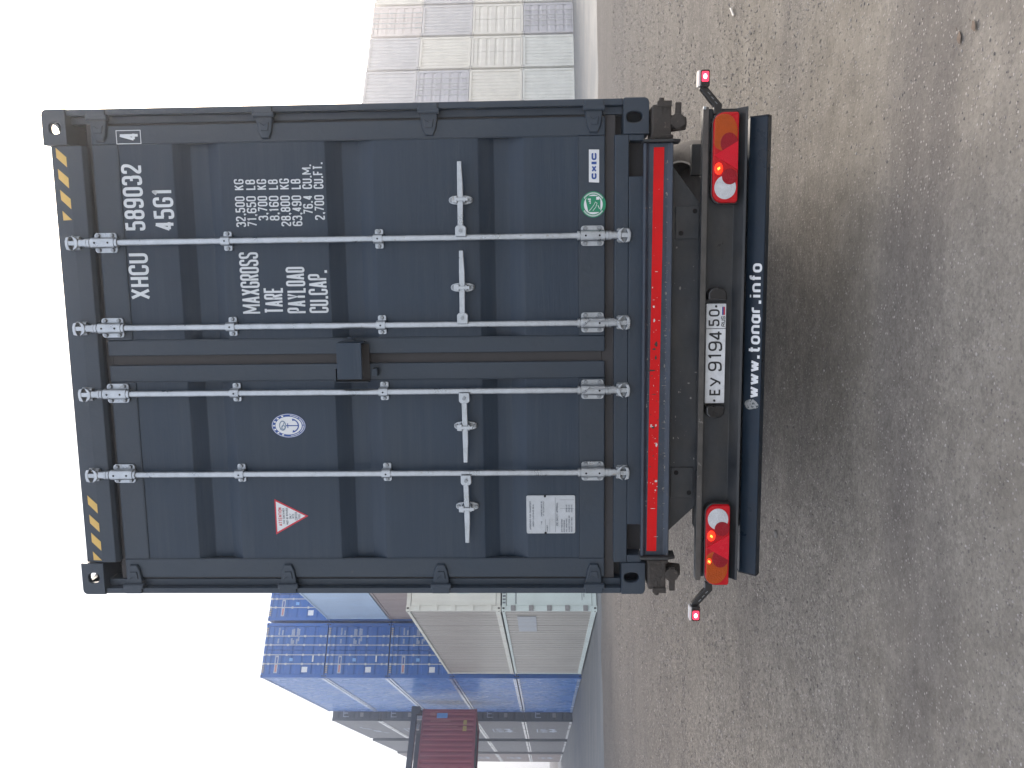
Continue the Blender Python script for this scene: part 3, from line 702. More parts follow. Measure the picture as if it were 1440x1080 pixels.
sp = thing('container_spreader', 'dark steel lifting spreader gripping the maroon container from above', 'spreader', (org.x, org.y, 8.07), rzr)
for x in (-1.15, 1.15): add('long_beam', MB().box(x-.2, x+.2, .31, 11.89, .28, .56), M['y_dark'], sp, bevel=.02)
for y in (-.12, 11.9): add('end_beam', MB().box(-1.3, 1.3, y, y+.42, .12, .60), M['y_dark'], sp, bevel=.02)
for x in (-1.12, 1.12):
    for y in (.1, 12.08):
        add('twistlock', MB().box(x-.07, x+.07, y-.07, y+.07, .03, .13).cyl((x, y, -.06), (x, y, .05), .035, n=8), M['y_dark'], sp)
        add('guide_arm', MB().box(x-.05, x+.05, y+.25, y+.45, -.02, .32).cyl((x, y+.7, .18), (x, y+1.0, .18), .09, n=10), M['y_rod'], sp)
add('hose', MB().tube([(1.25, .3, .3), (1.3, .8, .05), (1.28, 1.5, .15), (1.2, 2.2, .3)], .03), M['y_dark'], sp)
add('slewing_head', MB().box(-.8, .8, 5.2, 7.0, .72, 1.4), M['y_dark'], sp, bevel=.04)
# the reach stacker that carries it stands outside the picture, to the left
bm_ = thing('reach_stacker', 'yellow reach stacker holding the spreader on its boom, left of the photo', 'reach stacker', (org.x-13.0, org.y-11.5, gz(-36, 26)), 0)
tip = Vector((org.x+rd_.x*6.1, org.y+rd_.y*6.1, 9.9))-Vector(bm_.location)
def beam_between(a, b, w_, h_):
    a, b = Vector(a), Vector(b); d = (b-a).normalized(); s_ = d.cross(Vector((0, 0, 1))).normalized(); u_ = s_.cross(d); V = []
    for p in (a, b):
        for i, j in ((-1, -1), (1, -1), (1, 1), (-1, 1)): V.append(p+s_*w_/2*i+u_*h_/2*j)
    mb = MB(); mb.add(V, [(0, 1, 2, 3), (7, 6, 5, 4), (0, 4, 5, 1), (1, 5, 6, 2), (2, 6, 7, 3), (3, 7, 4, 0)]); return mb
add('boom', beam_between((-4, -3, 3.2), tip, .8, .9), M['y_amber'], bm_)
ch = Vector((tip.x, tip.y, 0)).normalized(); ang = math.atan2(ch.y, ch.x)
add('chassis', MB().box(-7, 0, -1.6, 1.6, .9, 2.4), M['y_amber'], bm_, rot=(0, 0, ang), bevel=.1)
add('cab', MB().box(-4.6, -2.9, -.8, .8, 2.4, 4.2), M['y_dark'], bm_, rot=(0, 0, ang), bevel=.1)
for wx in (-.9, -6.0):
    for wy in (-1.9, 1.9):
        wh = MB().lathe([(.35, -.3), (.85, -.3), (.9, -.2), (.9, .2), (.85, .3), (.35, .3)], (0, 0, 0), 'x', 24)
        add('wheel', wh, M['tyre'], bm_, loc=(wx*math.cos(ang)-wy*math.sin(ang), wx*math.sin(ang)+wy*math.cos(ang), .9), rot=(0, 0, ang+R(90)), smooth=True)

# ------------------------------------------------------------------ the slate container on the trailer
CB = 1.09
mc = thing('shipping_container', 'large slate grey high container with galvanised lock rods, on the trailer in front', 'container', (0, -.020, CB))
OF = 0.99      # z readings were taken with the container bottom at 0.99
def zc(z): return z-OF
H = 2.896
SP, ST = M['slate'], M['slate_trim']
def casting(sx, top, front=True):
    x1 = 1.217; x0 = 1.050; z0, z1 = (H-.118-.0, H) if top else (-.008, .113)
    cx = 1.128; cz = (zc(3.822) if top else zc(1.051)); hw, hh = (.027, .028) if top else (.0255, .037)
    m = MB(); th = .026; n = 64; r = .024
    zo = z1 if top else z0; sg = 1 if top else -1
    ax, az = x1-r, zo-sg*r
    def rc(p):
        if p[0] > ax and (p[1]-az)*sg > 0:
            d = Vector((p[0]-ax, p[1]-az)).normalized()*r; return (ax+d.x, az+d.y)
        return p
    out = [rc(p) for p in rect_ring(x0, x1, z0, z1, cx, cz, n)]
    out2 = [((p[0]-cx)*.965+cx, (p[1]-cz)*.965+cz) for p in out]
    hole = stadium(cx, cz, hw, hh, n, 2.5); hole2 = stadium(cx, cz, hw*1.12, hh*1.1, n, 2.5)
    # front plate with eased outer and hole edges
    V = [(p[0], .0, p[1]) for p in out2]+[(p[0], .005, p[1]) for p in out]+[(p[0], th, p[1]) for p in out]+[(p[0], th, p[1]) for p in hole]+[(p[0], .005, p[1]) for p in hole]+[(p[0], .0, p[1]) for p in hole2]
    Fs = [(k*n+i, k*n+(i+1) % n, ((k+1) % 6)*n+(i+1) % n, ((k+1) % 6)*n+i) for k in range(6) for i in range(n)]
    m.add(V, Fs)
    cy = .09; hol = stadium(1.128, cy, .033, .062, n, 2.6); zt = (z1-th, z1) if top else (z0, z0+th)
    m.ring(rect_ring(x0, ax, th, .178, 1.128, cy, n), hol, 'z', *zt)
    arc = [(ax+r*math.cos(R(a)), az+sg*r*math.sin(R(a))) for a in (90, 75, 60, 45, 30, 15, 0)]
    m.prism(arc+[(ax, az)], 'y', th, .178)
    if top: m.box(x0, x1, th, .178, z0, z0+.015)
    else: m.box(x0, x1, th, .178, z1-.015, z1)
    zi0, zi1 = (z0+.015, az) if top else (az, z1-.015)
    m.ring(rect_ring(th, .178, zi0, zi1, .09, (zi0+zi1)/2, n), stadium(.09, (zi0+zi1)/2, .038, .026, n, 2.6), 'x', x1-th, x1)
    m.box(x0, x0+.014, th, .178, min(zi0, z0+th if not top else zi0), max(zi1, z1-th if top else zi1)); m.box(x0+.014, x1-th, .165, .178, zi0, zi1)
    if sx < 0: m.move(lambda p: (-p[0], p[1], p[2]))
    return m
for sx in (1, -1):
    for top in (True, False):
        add('corner_casting', casting(sx, top), ST, mc)
        add('corner_casting', casting(sx, top).move(lambda p: (p[0], 12.192-p[1], p[2])), ST, mc)
# corner posts: outer flange, recessed web and inner lip
for s in (1, -1):
    m = MB()
    xs = lambda a, b: (a, b) if s > 0 else (-b, -a)
    m.box(*xs(1.186, 1.2155), .012, .14, .113, H-.118)
    m.box(*xs(1.150, 1.186), .050, .14, .113, H-.118)
    add('corner_post', m, ST, mc, bevel=.004)
    add('corner_post', MB().box(*xs(1.10, 1.2155), 12.05, 12.18, .113, H-.118), ST, mc)
    # hinge lug plates welded to the post
    sw_ = MB().sheet([(t, s*(1.205-dd)) for t, dd in corr_profile(.14, 12.05, .278, .036)], 'z', .16, H-.10, 'yz'); add('side_wall', sw_, SP, mc)
    add('top_rail', MB().box(*xs(1.155, 1.212), .178, 12.01, H-.075, H-.010), ST, mc, bevel=.004)
    add('bottom_rail', MB().box(*xs(1.165, 1.212), .178, 12.01, .01, .16), ST, mc, bevel=.004)
# header with sloping face
m = MB(); m.prism([(.010, zc(3.705)), (.010, zc(3.775)), (.022, zc(3.862)), (.12, zc(3.872)), (.12, zc(3.69)), (.03, zc(3.69))], 'x', -1.047, 1.047)
add('door_header', m, ST, mc, bevel=.004)
m = MB()
m.box(-1.05, 1.05, .008, .12, zc(1.075), zc(1.142)); m.box(-.852, .857, .008, .12, zc(1.002), zc(1.0745))
m.box(1.022, 1.050, .008, .12, zc(1.002), zc(1.0745)); m.box(-1.050, -1.012, .008, .12, zc(1.002), zc(1.0745))
add('door_sill', m, ST, mc, bevel=.004)
for a_, b_ in ((.857, 1.022), (-1.012, -.852)): add('sill_pocket', MB().box(a_, b_, .10, .119, zc(.993), zc(1.074)), M['rubber'], mc)
add('roof', MB().sheet([(t, H-.03-dd) for t, dd in corr_profile(.1, 12.1, .4, .02)], 'x', -1.16, 1.16, 'roof'), SP, mc)
add('floor', MB().box(-1.16, 1.16, .12, 12.1, .11, .15), M['rubber'], mc)
m = MB()
for i in range(38): m.box(-1.16, 1.16, .3+i*.31, .345+i*.31, .02, .11)
add('cross_member', m, ST, mc, label='joined under-floor beams')
add('front_wall', MB().box(-1.1, 1.1, 12.12, 12.17, .01, H-.01), SP, mc)
# gasket
m = MB()
m.box(-1.150, 1.150, .058, .085, zc(3.655), zc(3.70)); m.box(-1.150, 1.150, .058, .085, zc(1.135), zc(1.20))
for s in (-1, 1): m.box(min(s*1.125, s*1.152), max(s*1.125, s*1.152), .058, .085, zc(1.20), zc(3.655))
m.box(-.05, .05, .056, .083, zc(1.20), zc(3.655))
add('door_gasket', m, M['rubber'], mc, bevel=.003)
GRV = [(3.276, 3.201, 3.112, 3.047), (2.532, 2.458, 2.375, 2.300), (1.792, 1.720, 1.648, 1.576)]
def door(s):
    X0, X1 = (.022, 1.140) if s > 0 else (-1.138, -.026)
    zt, zb = zc(3.668), zc(1.185)
    root = MB()
    xa, xb = (.100, 1.052) if s > 0 else (-1.038, -.110)
    # frame: four tubes
    root.box(X0, xa, .034, .072, zb, zt); root.box(xb, X1, .034, .072, zb, zt)
    root.box(xa, xb, .0345, .072, zc(3.540), zt); root.box(xa, xb, .0345, .072, zb, zc(1.314))
    dr = add('door', root, ST, mc, bevel=.006, seg=3, label=('right' if s > 0 else 'left')+' door leaf')
    prof = [(zc(1.3145), .0385)]
    for a, b, c, d_ in reversed(GRV): prof += [(zc(d_), .0385), (zc(c), .078), (zc(b), .078), (zc(a), .0385)]
    prof.append((zc(3.5395), .0385))
    # rounded fold lines, and a slight oil-canning of the flats
    P2 = []
    for i, (z, y) in enumerate(prof):
        if 0 < i < len(prof)-1:
            a, c = Vector(prof[i-1]), Vector(prof[i+1]); b = Vector((z, y)); u = (a-b).normalized()*.005; v = (c-b).normalized()*.005
            for k in range(4): t = k/3; q = (b+u)*(1-t)**2+b*2*t*(1-t)+(b+v)*t*t; P2.append((q.x, q.y))
        else: P2.append((z, y))
    from mathutils import noise
    n = 28; V = []; Pz = []
    for (z, y), (z2, y2) in zip(P2, P2[1:]):
        Pz.append((z, y)); k = int((z2-z)/.06)
        for j in range(1, k): Pz.append((z+(z2-z)*j/k, y+(y2-y)*j/k))
    Pz.append(P2[-1])
    for z, y in Pz:
        for i in range(n+1):
            x = xa+(xb-xa)*i/n; e = min(1, min(i, n-i)/3)*min(1, (z-zc(1.314))/.1, (zc(3.54)-z)/.1)
            V.append((x, y+e*(.0026*noise.noise(Vector((x*4, z*3.1, s*3)))+.0012*noise.noise(Vector((x*11, z*9, s*5)))), z))
    Fs = [(j*(n+1)+i, j*(n+1)+i+1, (j+1)*(n+1)+i+1, (j+1)*(n+1)+i) for j in range(len(Pz)-1) for i in range(n)]
    mb = MB(); mb.add(V, Fs); add('door_panel', mb, SP, dr, smooth=True)
    # weld bead round the panel
    for z in (zc(3.540), zc(1.314)): add('weld_bead', MB().tube([(xa, .036, z), (xb, .036, z)], .0028, 6), ST, dr)
    for x in (xa, xb): add('weld_bead', MB().tube([(x, .036, zc(1.314)), (x, .036, zc(3.54))], .0028, 6), ST, dr)
    # hinges
    for z in (3.62, 2.812, 2.022, 1.240):
        z = zc(z); m = MB(); hx = 1.206; e = 1.062
        pts = [(hx, z+.043), (1.15, z+.043), (e+.03, z+.034), (e, z+.020), (e, z-.020), (e+.03, z-.034), (1.15, z-.043), (hx, z-.043)]
        m.prism(pts, 'y', .018, .034, taper=.9)
        m.box(1.166, 1.212, .0, .05, z-.044, z+.044)
        m.cyl((1.176, .012, z-.052), (1.176, .012, z+.052), .014, n=12)
        m.prism([(1.10, z+.018), (1.14, z+.024), (1.125, z), (1.14, z-.024), (1.10, z-.018)], 'y', .012, .019)
        if s < 0: m.move(lambda p: (-p[0], p[1], p[2]))
        add('hinge', m, ST, dr, bevel=.003)
    return dr
drR, drL = door(1), door(-1)
# lock rods
def bolt(m, x, y, z, r=.011, h=.010): m.cyl((x, y, z), (x, y-h, z), r, r*.75, n=10)
for k, (x, side) in enumerate(((.582, 1), (.165, 1), (-.165, -1), (-.579, -1))):
    rod = add('lock_rod', MB().cyl((x, -.006, zc(1.15)), (x, -.006, zc(3.70)), .0150, n=20), M['galv'], mc, smooth=True)
    for zz, sgn in ((3.628, 1), (1.247, -1)):
        z = zc(zz)
        m = MB(); m.prism(rrect(x-.048, x+.048, z-.055, z+.055, .014), 'y', .022, .031)
        m.cyl((x, .0, z-.058), (x, .0, z+.058), .0265, n=20)
        add('rod_housing', m, M['galv'], rod, smooth=True)
        m = MB()
        for dx in (-.036, .036):
            for dz in (-.034, .034): bolt(m, x+dx, .022, z+dz, .0105, .012)
        add('housing_bolt', m, M['galv_dark'], rod)
        m = MB()
        for dz in (-.032, .034): m.cyl((x, -.0255, z+dz), (x, -.0275, z+dz), .0052, n=8)
        add('drain_hole', m, M['y_hole'], rod)
        m = MB()
        for dz in (-.068, .068, sgn*.082+0): m.cyl((x, -.005, z+dz-.006), (x, -.005, z+dz+.006), .0225, n=18)
        m.cyl((x, -.005, z+sgn*.08), (x, -.005, z+sgn*.125), .0185, n=16)
        add('rod_collar', m, M['galv'], rod, smooth=True)
        # cam end: two horned claws with a web, and the keeper on the frame
        zt = z+sgn*.125; m = MB()
        def kz(P): 
            P = [(x+a, zt+sgn*b_) for a, b_ in P]; return P if sgn > 0 else P[::-1]
        m.prism(kz([(-.037, .022), (-.014, .010), (.014, .010), (.037, .022), (.024, .000), (.012, -.008), (-.012, -.008), (-.024, .000)]), 'y', -.026, .006)
        m.prism(kz([(-.011, .009), (-.011, .043), (.011, .043), (.011, .009)]), 'y', -.022, .004)
        m.prism(kz([(-.036, .030), (-.012, .040), (.012, .040), (.031, .032), (.028, .050), (.010, .056), (-.010, .056), (-.030, .052)]), 'y', -.024, .006)
        add('cam_claw', m, M['galv'], rod, bevel=.0025)
        m = MB(); m.box(x-.030, x-.018, -.012, .012, zt+.004*sgn-.014, zt+.004*sgn+.014); m.box(x+.018, x+.030, -.012, .012, zt+.004*sgn-.014, zt+.004*sgn+.014)
        m.box(x-.034, x+.034, .0065, .0095, zt+sgn*.022-.026, zt+sgn*.022+.026)
        add('cam_keeper', m, M['galv_dark'], rod, bevel=.002)
    for zz in (3.024, 2.280):
        z = zc(zz); m = MB(); m.prism(rrect(x-.046, x+.046, z-.020, z+.020, .008), 'y', .026, .037)
        m.cyl((x, -.003, z-.022), (x, -.003, z+.022), .0225, n=18); m.box(x-.0225, x+.0225, -.003, .030, z-.021, z+.021)
        add('rod_guide', m, M['galv'], rod, smooth=True)
        m = MB(); bolt(m, x-.036, .026, z, .010); bolt(m, x+.036, .026, z, .010); add('guide_bolt', m, M['galv_dark'], rod)
        add('drain_hole', MB().cyl((x, -.0255, z), (x, -.0265, z), .0045, n=8), M['y_hole'], rod)
    # handle
    zh = zc(1.878); hub = x+side*.030; end = x+side*.355
    def hx(t): return x+side*t
    m = MB()
    P = [(hx(.005), zh-.026), (hx(.046), zh-.028), (hx(.056), zh-.018), (hx(.056), zh+.018), (hx(.046), zh+.026), (hx(.005), zh+.026)]
    m.prism(P, 'y', -.034, -.026); m.prism([(p[0], p[1]) for p in P], 'y', -.014, -.006)
    P = [(hx(.040), zh-.013), (hx(.20), zh-.016), (hx(.250), zh-.016), (end, zh-.011), (end, zh+.010), (hx(.24), zh+.012), (hx(.10), zh+.013), (hx(.040), zh+.014)]
    V0 = len(m.v); m.prism(P, 'y', -.030, -.018)
    add('handle', m, M['galv'], rod, bevel=.003)
    m = MB(); m.cyl((hx(.032), -.026, zh), (hx(.032), -.044, zh), .0085, n=12); add('handle_rivet', m, M['galv_dark'], rod)
    # handle catch and retainer
    xc_ = hx(.178); m = MB()
    m.prism(stadium(xc_, zh, .022, .058, 24, 2.6), 'y', .018, .037)
    m.box(xc_-.017, xc_+.017, -.034, .02, zh+.014, zh+.024)
    m.box(xc_-.014, xc_+.014, -.036, .02, zh-.026, zh-.017)
    m.prism([(xc_-.017, zh+.012), (xc_+.017, zh+.012), (xc_+.015, zh+.038), (xc_-.015, zh+.038)], 'y', -.038, -.030)
    m.box(xc_-.008, xc_+.008, -.040, -.034, zh-.040, zh+.020)
    add('handle_catch', m, M['galv'], rod, bevel=.003)
    m = MB(); bolt(m, xc_, .018, zh+.044, .011, .010); bolt(m, xc_, .018, zh-.046, .010, .008); add('catch_bolt', m, M['galv_dark'], rod)
# door seal wire on the inner rods
for x0_, zz in ((.165, 1.27), (-.165, 1.27)):
    add('seal_wire', MB().tube([(x0_-.02, -.03, zc(zz+.03)), (x0_+.022, -.036, zc(zz-.01)), (x0_+.01, -.04, zc(zz-.06)), (x0_+.02, -.035, zc(zz-.12)), (x0_+.004, -.03, zc(zz-.165))], .0035, 6), M['galv_dark'], mc)
# lock box shield and door holdback
lb = add('lock_box', MB().box(-.092, .085, -.075, -.070, zc(2.368), zc(2.490)).box(.080, .0845, -.0695, .034, zc(2.368), zc(2.490)).box(-.092, .0795, -.0695, .033, zc(2.484), zc(2.4895)), SP, mc, bevel=.002)
add('back_flange', MB().box(-.112, .070, .027, .0325, zc(2.350), zc(2.512)), M['rubber'], lb)
add('flange_edge', MB().box(-.116, -.1125, -.01, .033, zc(2.350), zc(2.512)).box(-.112, -.05, -.01, .033, zc(2.5125), zc(2.516)), ST, lb)
add('lock_hook', MB().tube([(.105, .03, zc(2.44)), (.105, -.02, zc(2.44)), (.105, -.03, zc(2.425)), (.105, -.02, zc(2.41)), (.09, -.015, zc(2.41))], .005, 6), ST, mc)
add('holdback_lug', MB().box(-.085, -.048, -.012, .033, zc(2.305), zc(2.332)), ST, mc, bevel=.003)
# lettering
YP = .0385-.0022; YF = .0340-.0022
def lettering(s, x0, x1, z, h, sw, y=YP, m_='white', parent=None, **k):
    mb = MB(); text(mb, s, x0, x1, zc(z), h, sw, y, **k)
    return add('lettering', mb, M[m_], parent or drR)
lettering('XHCU', .304, .530, 3.431, .102, .0145)
lettering('589032', .640, .958, 3.432, .100, .0145)
lettering('45G1', .637, .842, 3.285, .102, .0145)
mb = MB(); text(mb, '4', 1.068, 1.106, zc(3.429), .100, .0125, YF)
for a, b, c, d_ in ((1.052, 1.0555, 3.420, 3.542), (1.114, 1.1175, 3.420, 3.542), (1.0555, 1.114, 3.420, 3.4235), (1.0555, 1.114, 3.5385, 3.542)):
    mb.add([(a, YF, zc(c)), (b, YF, zc(c)), (b, YF, zc(d_)), (a, YF, zc(d_))], [(0, 1, 2, 3)])
add('lettering', mb, M['white'], drR)
for s, x1, z in (('MAXGROSS', .527, 2.882), ('TARE', .356, 2.768), ('PAYLOAD', .453, 2.655), ('CU.CAP.', .436, 2.545)):
    lettering(s, .226, x1, z, .096, .0106, gap=.0042)
for i, (a, xa, b, xb) in enumerate((('32,500', .650, 'KG', .878), ('71,650', .650, 'LB', .875), ('3,700', .680, 'KG', .876), ('8,160', .678, 'LB', .874), ('28,800', .650, 'KG', .877), ('63,490', .650, 'LB', .874), ('76.4', .706, 'CU.M.', .942), ('2,700', .678, 'CU.FT.', .951))):
    z = 2.933-i*.0556
    lettering(a, xa, .796, z, .048, .0068); lettering(b, .826, xb, z, .048, .0068)
# hazard stripes on the header
def hdr_y(z): return .010+(max(0, zc(z)-zc(3.775)))/.087*.012-.002
def slant(parent, P):
    P3 = [(p[0], hdr_y(p[1]), zc(p[1])) for p in P]; mb = MB()
    # split at the fold line of the header
    mb.add(P3, [tuple(range(len(P3)))]); return add('hazard_stripe', mb, M['yellow'], mc)
STR = [[(1.0391, 3.8353), (0.9926, 3.8355), (0.945, 3.7828), (0.9932, 3.7826)], [(0.9397, 3.833), (0.8921, 3.8324), (0.845, 3.7815), (0.8951, 3.7804)], [(0.8404, 3.831), (0.792, 3.8292), (0.7459, 3.7789), (0.7951, 3.7786)], [(0.7396, 3.8278), (0.6933, 3.827), (0.6945, 3.7793)], [(-0.6905, 3.8272), (-0.7369, 3.8268), (-0.7848, 3.7767), (-0.7364, 3.7762)], [(-0.7919, 3.8261), (-0.8379, 3.8253), (-0.8841, 3.7749), (-0.8373, 3.7746)], [(-0.888, 3.8245), (-0.938, 3.8241), (-0.9834, 3.7744), (-0.9344, 3.7736)], [(-0.9881, 3.8236), (-1.0354, 3.8225), (-1.0348, 3.7758)]]
for P in STR:
    cxp = sum(p[0] for p in P)/len(P); czp = sum(p[1] for p in P)/len(P)
    P = sorted(P, key=lambda p: math.atan2(p[1]-czp, p[0]-cxp)); slant(mc, P)
# decals
def flat(name, pts, y, m_, parent, label=None):
    mb = MB(); mb.add([(p[0], y, zc(p[1])) for p in pts], [tuple(range(len(pts)))]); return add(name, mb, M[m_], parent, label=label)
def ringflat(mb, cx, cz, a0, b0, a1, b1, y, n=40):
    V = [(cx+a0*math.cos(2*math.pi*i/n), y, cz+b0*math.sin(2*math.pi*i/n)) for i in range(n)]+[(cx+a1*math.cos(2*math.pi*i/n), y, cz+b1*math.sin(2*math.pi*i/n)) for i in range(n)]
    mb.add(V, [(i, (i+1) % n, n+(i+1) % n, n+i) for i in range(n)])
tri = flat('warning_sticker', [(-.908, 2.868), (-.720, 2.868), (-.810, 2.696)], YP, 'decal_red', drL, 'white triangle with red edge and ATTENTION text')
flat('sticker_face', [(-.894, 2.861), (-.733, 2.861), (-.810, 2.712)], YP-.0006, 'decal_white', tri)
mb = MB(); text(mb, 'ATTENTION', -.862, -.765, zc(2.833), .018, .0028, YP-.0012); add('lettering', mb, M['decal_red'], tri)
mb = MB()
for s, hw_, z in (('THIS CONTAINER', .042, 2.818), ('MUST BE REPAIRED', .044, 2.801), ('ONLY', .014, 2.784), ('WITH', .012, 2.770), ('CORTEN', .021, 2.753), ('STEEL', .013, 2.738)):
    text(mb, s, -.811-hw_, -.811+hw_, zc(z), .011 if z != 2.753 else .014, .0016, YP-.0012)
add('lettering', mb, M['decal_grey'], tri)
# oval emblem
ex, ez = -.339, 2.7745; ea, eb = .062, .087
em = flat('oval_sticker', [(p[0], p[1]) for p in ellipse(ex, ez, ea, eb, 40)], YP, 'decal_blue', drL, 'blue and white oval emblem sticker with an anchor')
mb = MB(); ringflat(mb, ex, zc(ez), ea*.965, eb*.972, ea*.925, eb*.945, YP-.0006); mb.add([(p[0], YP-.0006, zc(p[1])) for p in ellipse(ex, ez, ea*.74, eb*.77, 36)], [tuple(range(36))]); add('oval_field', mb, M['decal_white'], em)
mb = MB()
for k in range(7):
    a = R(90-66+k*22); c, s_ = math.cos(a), math.sin(a); px, pz = ex+c*ea*.835, zc(ez)+s_*eb*.855
    mb.add([(px-.004, YP-.0009, pz-.005), (px+.004, YP-.0009, pz-.005), (px+.0035, YP-.0009, pz+.005), (px-.0035, YP-.0009, pz+.005)], [(0, 1, 2, 3)])
for k in range(34):
    a = R(190+k*4.85); c, s_ = math.cos(a), math.sin(a); px, pz = ex+c*ea*.835, zc(ez)+s_*eb*.855
    if k % 9 != 8: mb.add([(px-.0014, YP-.0009, pz-.0036), (px+.0014, YP-.0009, pz-.0036), (px+.0014, YP-.0009, pz+.0036), (px-.0014, YP-.0009, pz+.0036)], [(0, 1, 2, 3)])
add('rim_lettering', mb, M['decal_white'], em)
mb = MB(); az = zc(ez)
ribbon(mb, [(ex, az-.050), (ex, az+.012)], .005, False, YP-.0012); ribbon(mb, [(ex-.012, az+.004), (ex+.012, az+.004)], .004, False, YP-.0013)
ribbon(mb, [(ex+.030*math.cos(R(a)), az-.022+.028*math.sin(R(a))) for a in range(190, 351, 16)], .006, False, YP-.0014)
for s in (-1, 1): mb.add([(ex+s*.036, YP-.0015, az-.018), (ex+s*.022, YP-.0015, az-.022), (ex+s*.033, YP-.0015, az-.034)], [(0, 1, 2)])
add('anchor', mb, M['decal_blue'], em)
mb = MB(); ringflat(mb, ex, az+.030, .026, .018, .020, .013, YP-.0012, 24); ringflat(mb, ex-.008, az+.027, .012, .010, .008, .006, YP-.0014, 18); ribbon(mb, [(ex-.020, az+.044), (ex-.004, az+.030), (ex+.016, az+.022)], .004, False, YP-.0016)
add('emblem_figure', mb, mat('pale_grey_blue_ink', (0.20, 0.28, 0.38), .5), em)
# aluminium data plate
dp = add('data_plate', MB().prism(rrect(-.905, -.707, zc(1.334), zc(1.580), .008), 'y', YP-.004, YP), M['alu'], drL, label='aluminium data plate with stamped rows of text')
mb = MB(); yq = YP-.0048
for s, a, b, z, h in (('APPROVED FOR TRANSPORT', -.885, -.735, 1.556, .009), ('UNDER CUSTOMS SEAL', -.870, -.750, 1.542, .008), ('TYPE', -.858, -.840, 1.500, .007), ('MANUFACTURERS NO.', -.815, -.735, 1.500, .007),
                      ('OF THE CONTAINER', -.812, -.738, 1.490, .006), ('OWNER', -.895, -.862, 1.472, .007), ('CSC SAFETY APPROVAL', -.866, -.742, 1.420, .010), ('DATE MANUFACTURED', -.898, -.830, 1.398, .007),
                      ('IDENTIFICATION NO.', -.898, -.834, 1.386, .007), ('MAX. GROSS MASS', -.898, -.828, 1.374, .007), ('ALLOWABLE STACKING LOAD', -.898, -.812, 1.361, .007), ('RACKING TEST FORCE', -.898, -.820, 1.348, .007)):
    text(mb, s, a, b, zc(z), h, h*.16, yq)
for z in (1.374, 1.361, 1.348): text(mb, '32500 KG', -.795, -.755, zc(z), .007, .0011, yq)
for a, b, c, d_ in ((-.898, -.716, 1.4335, 1.4348), (-.898, -.83, 1.462, 1.463), (-.898, -.83, 1.484, 1.485), (-.775, -.774, 1.34, 1.412), (-.73, -.729, 1.34, 1.412)):
    mb.add([(a, yq-.0003, zc(c)), (b, yq-.0003, zc(c)), (b, yq-.0003, zc(d_)), (a, yq-.0003, zc(d_))], [(0, 1, 2, 3)])
add('lettering', mb, M['decal_grey'], dp)
mb = MB()
for x_, z_ in ((-.902, 1.484), (-.7105, 1.486)): mb.prism(ellipse(x_, zc(z_), .006, .006, 12), 'y', YP-.0065, YP-.003)
add('rivet', mb, M['y_hole'], dp)
# maker sticker and green round sticker, on the bottom frame tube
st = flat('maker_sticker', [(.832, 1.214), (.986, 1.214), (.987, 1.263), (.835, 1.263)], YF, 'decal_white', drR, 'white oblong sticker reading CXIC in blue')
mb = MB(); text(mb, 'C', .848, .876, zc(1.2265), .024, .0080, YF-.0008, rad=.5); text(mb, 'X', .882, .912, zc(1.2265), .024, .0075, YF-.0008); text(mb, 'C', .937, .970, zc(1.2265), .024, .0080, YF-.0008, rad=.5)
mb.add([(.918, YF-.0008, zc(1.2265)), (.930, YF-.0008, zc(1.2265)), (.930, YF-.0008, zc(1.2505)), (.918, YF-.0008, zc(1.2505))], [(0, 1, 2, 3)])
add('lettering', mb, M['decal_blue'], st)
gs = flat('round_sticker', ellipse(.730, 1.242, .062, .060, 40), YF, 'decal_green', drR, 'green and white round sticker with a hand holding a leaf')
mb = MB(); gx, gz_ = .730, zc(1.242)
ringflat(mb, gx, gz_, .0465, .045, .0005, .0005, YF-.0006)
for a0, a1 in ((-58, 58), (122, 238)):
    n = 22
    for k in range(n):
        a = R(a0+(a1-a0)*k/n); b_ = R(a0+(a1-a0)*(k+.65)/n)
        mb.add([(gx+.0505*math.cos(a), YF-.0006, gz_+.049*math.sin(a)), (gx+.057*math.cos(a), YF-.0006, gz_+.055*math.sin(a)), (gx+.057*math.cos(b_), YF-.0006, gz_+.055*math.sin(b_)), (gx+.0505*math.cos(b_), YF-.0006, gz_+.049*math.sin(b_))], [(0, 1, 2, 3)])
add('sticker_field', mb, M['decal_white'], gs)
flat('leaf_shape', [(gx-.036, 1.242+.024), (gx+.020, 1.242+.036), (gx+.040, 1.242+.030), (gx+.040, 1.242-.022), (gx+.020, 1.242-.034), (gx-.036, 1.242-.034), ], YF-.0011, 'decal_green', gs)
mb = MB()
ribbon(mb, [(gx-.034, gz_+.024), (gx-.022, gz_+.012), (gx-.004, gz_-.002), (gx+.012, gz_-.010), (gx+.006, gz_-.018), (gx-.012, gz_-.012), (gx-.030, gz_+.002)], .0022, False, YF-.0016)
for i in range(3): mb.add([(gx+.004+i*.009, YF-.0016, gz_+.012), (gx+.010+i*.009, YF-.0016, gz_+.012), (gx+.010+i*.009, YF-.0016, gz_+.018+.004*i), (gx+.004+i*.009, YF-.0016, gz_+.018+.004*i)], [(0, 1, 2, 3)])
mb.add([(gx+.022, YF-.0016, gz_-.028), (gx+.036, YF-.0016, gz_-.028), (gx+.036, YF-.0016, gz_-.014), (gx+.022, YF-.0016, gz_-.014)], [(0, 1, 2, 3)])
ribbon(mb, [(gx-.022, gz_-.030), (gx-.004, gz_-.022)], .003, False, YF-.0016)
add('hand_outline', mb, M['decal_white'], gs)

# ------------------------------------------------------------------ the semi-trailer
tr = thing('semi_trailer', 'black container chassis trailer with lit tail lamps, carrying the slate container', 'trailer', (0, 0, 0))
TR = M['trailer']
YB = -.10
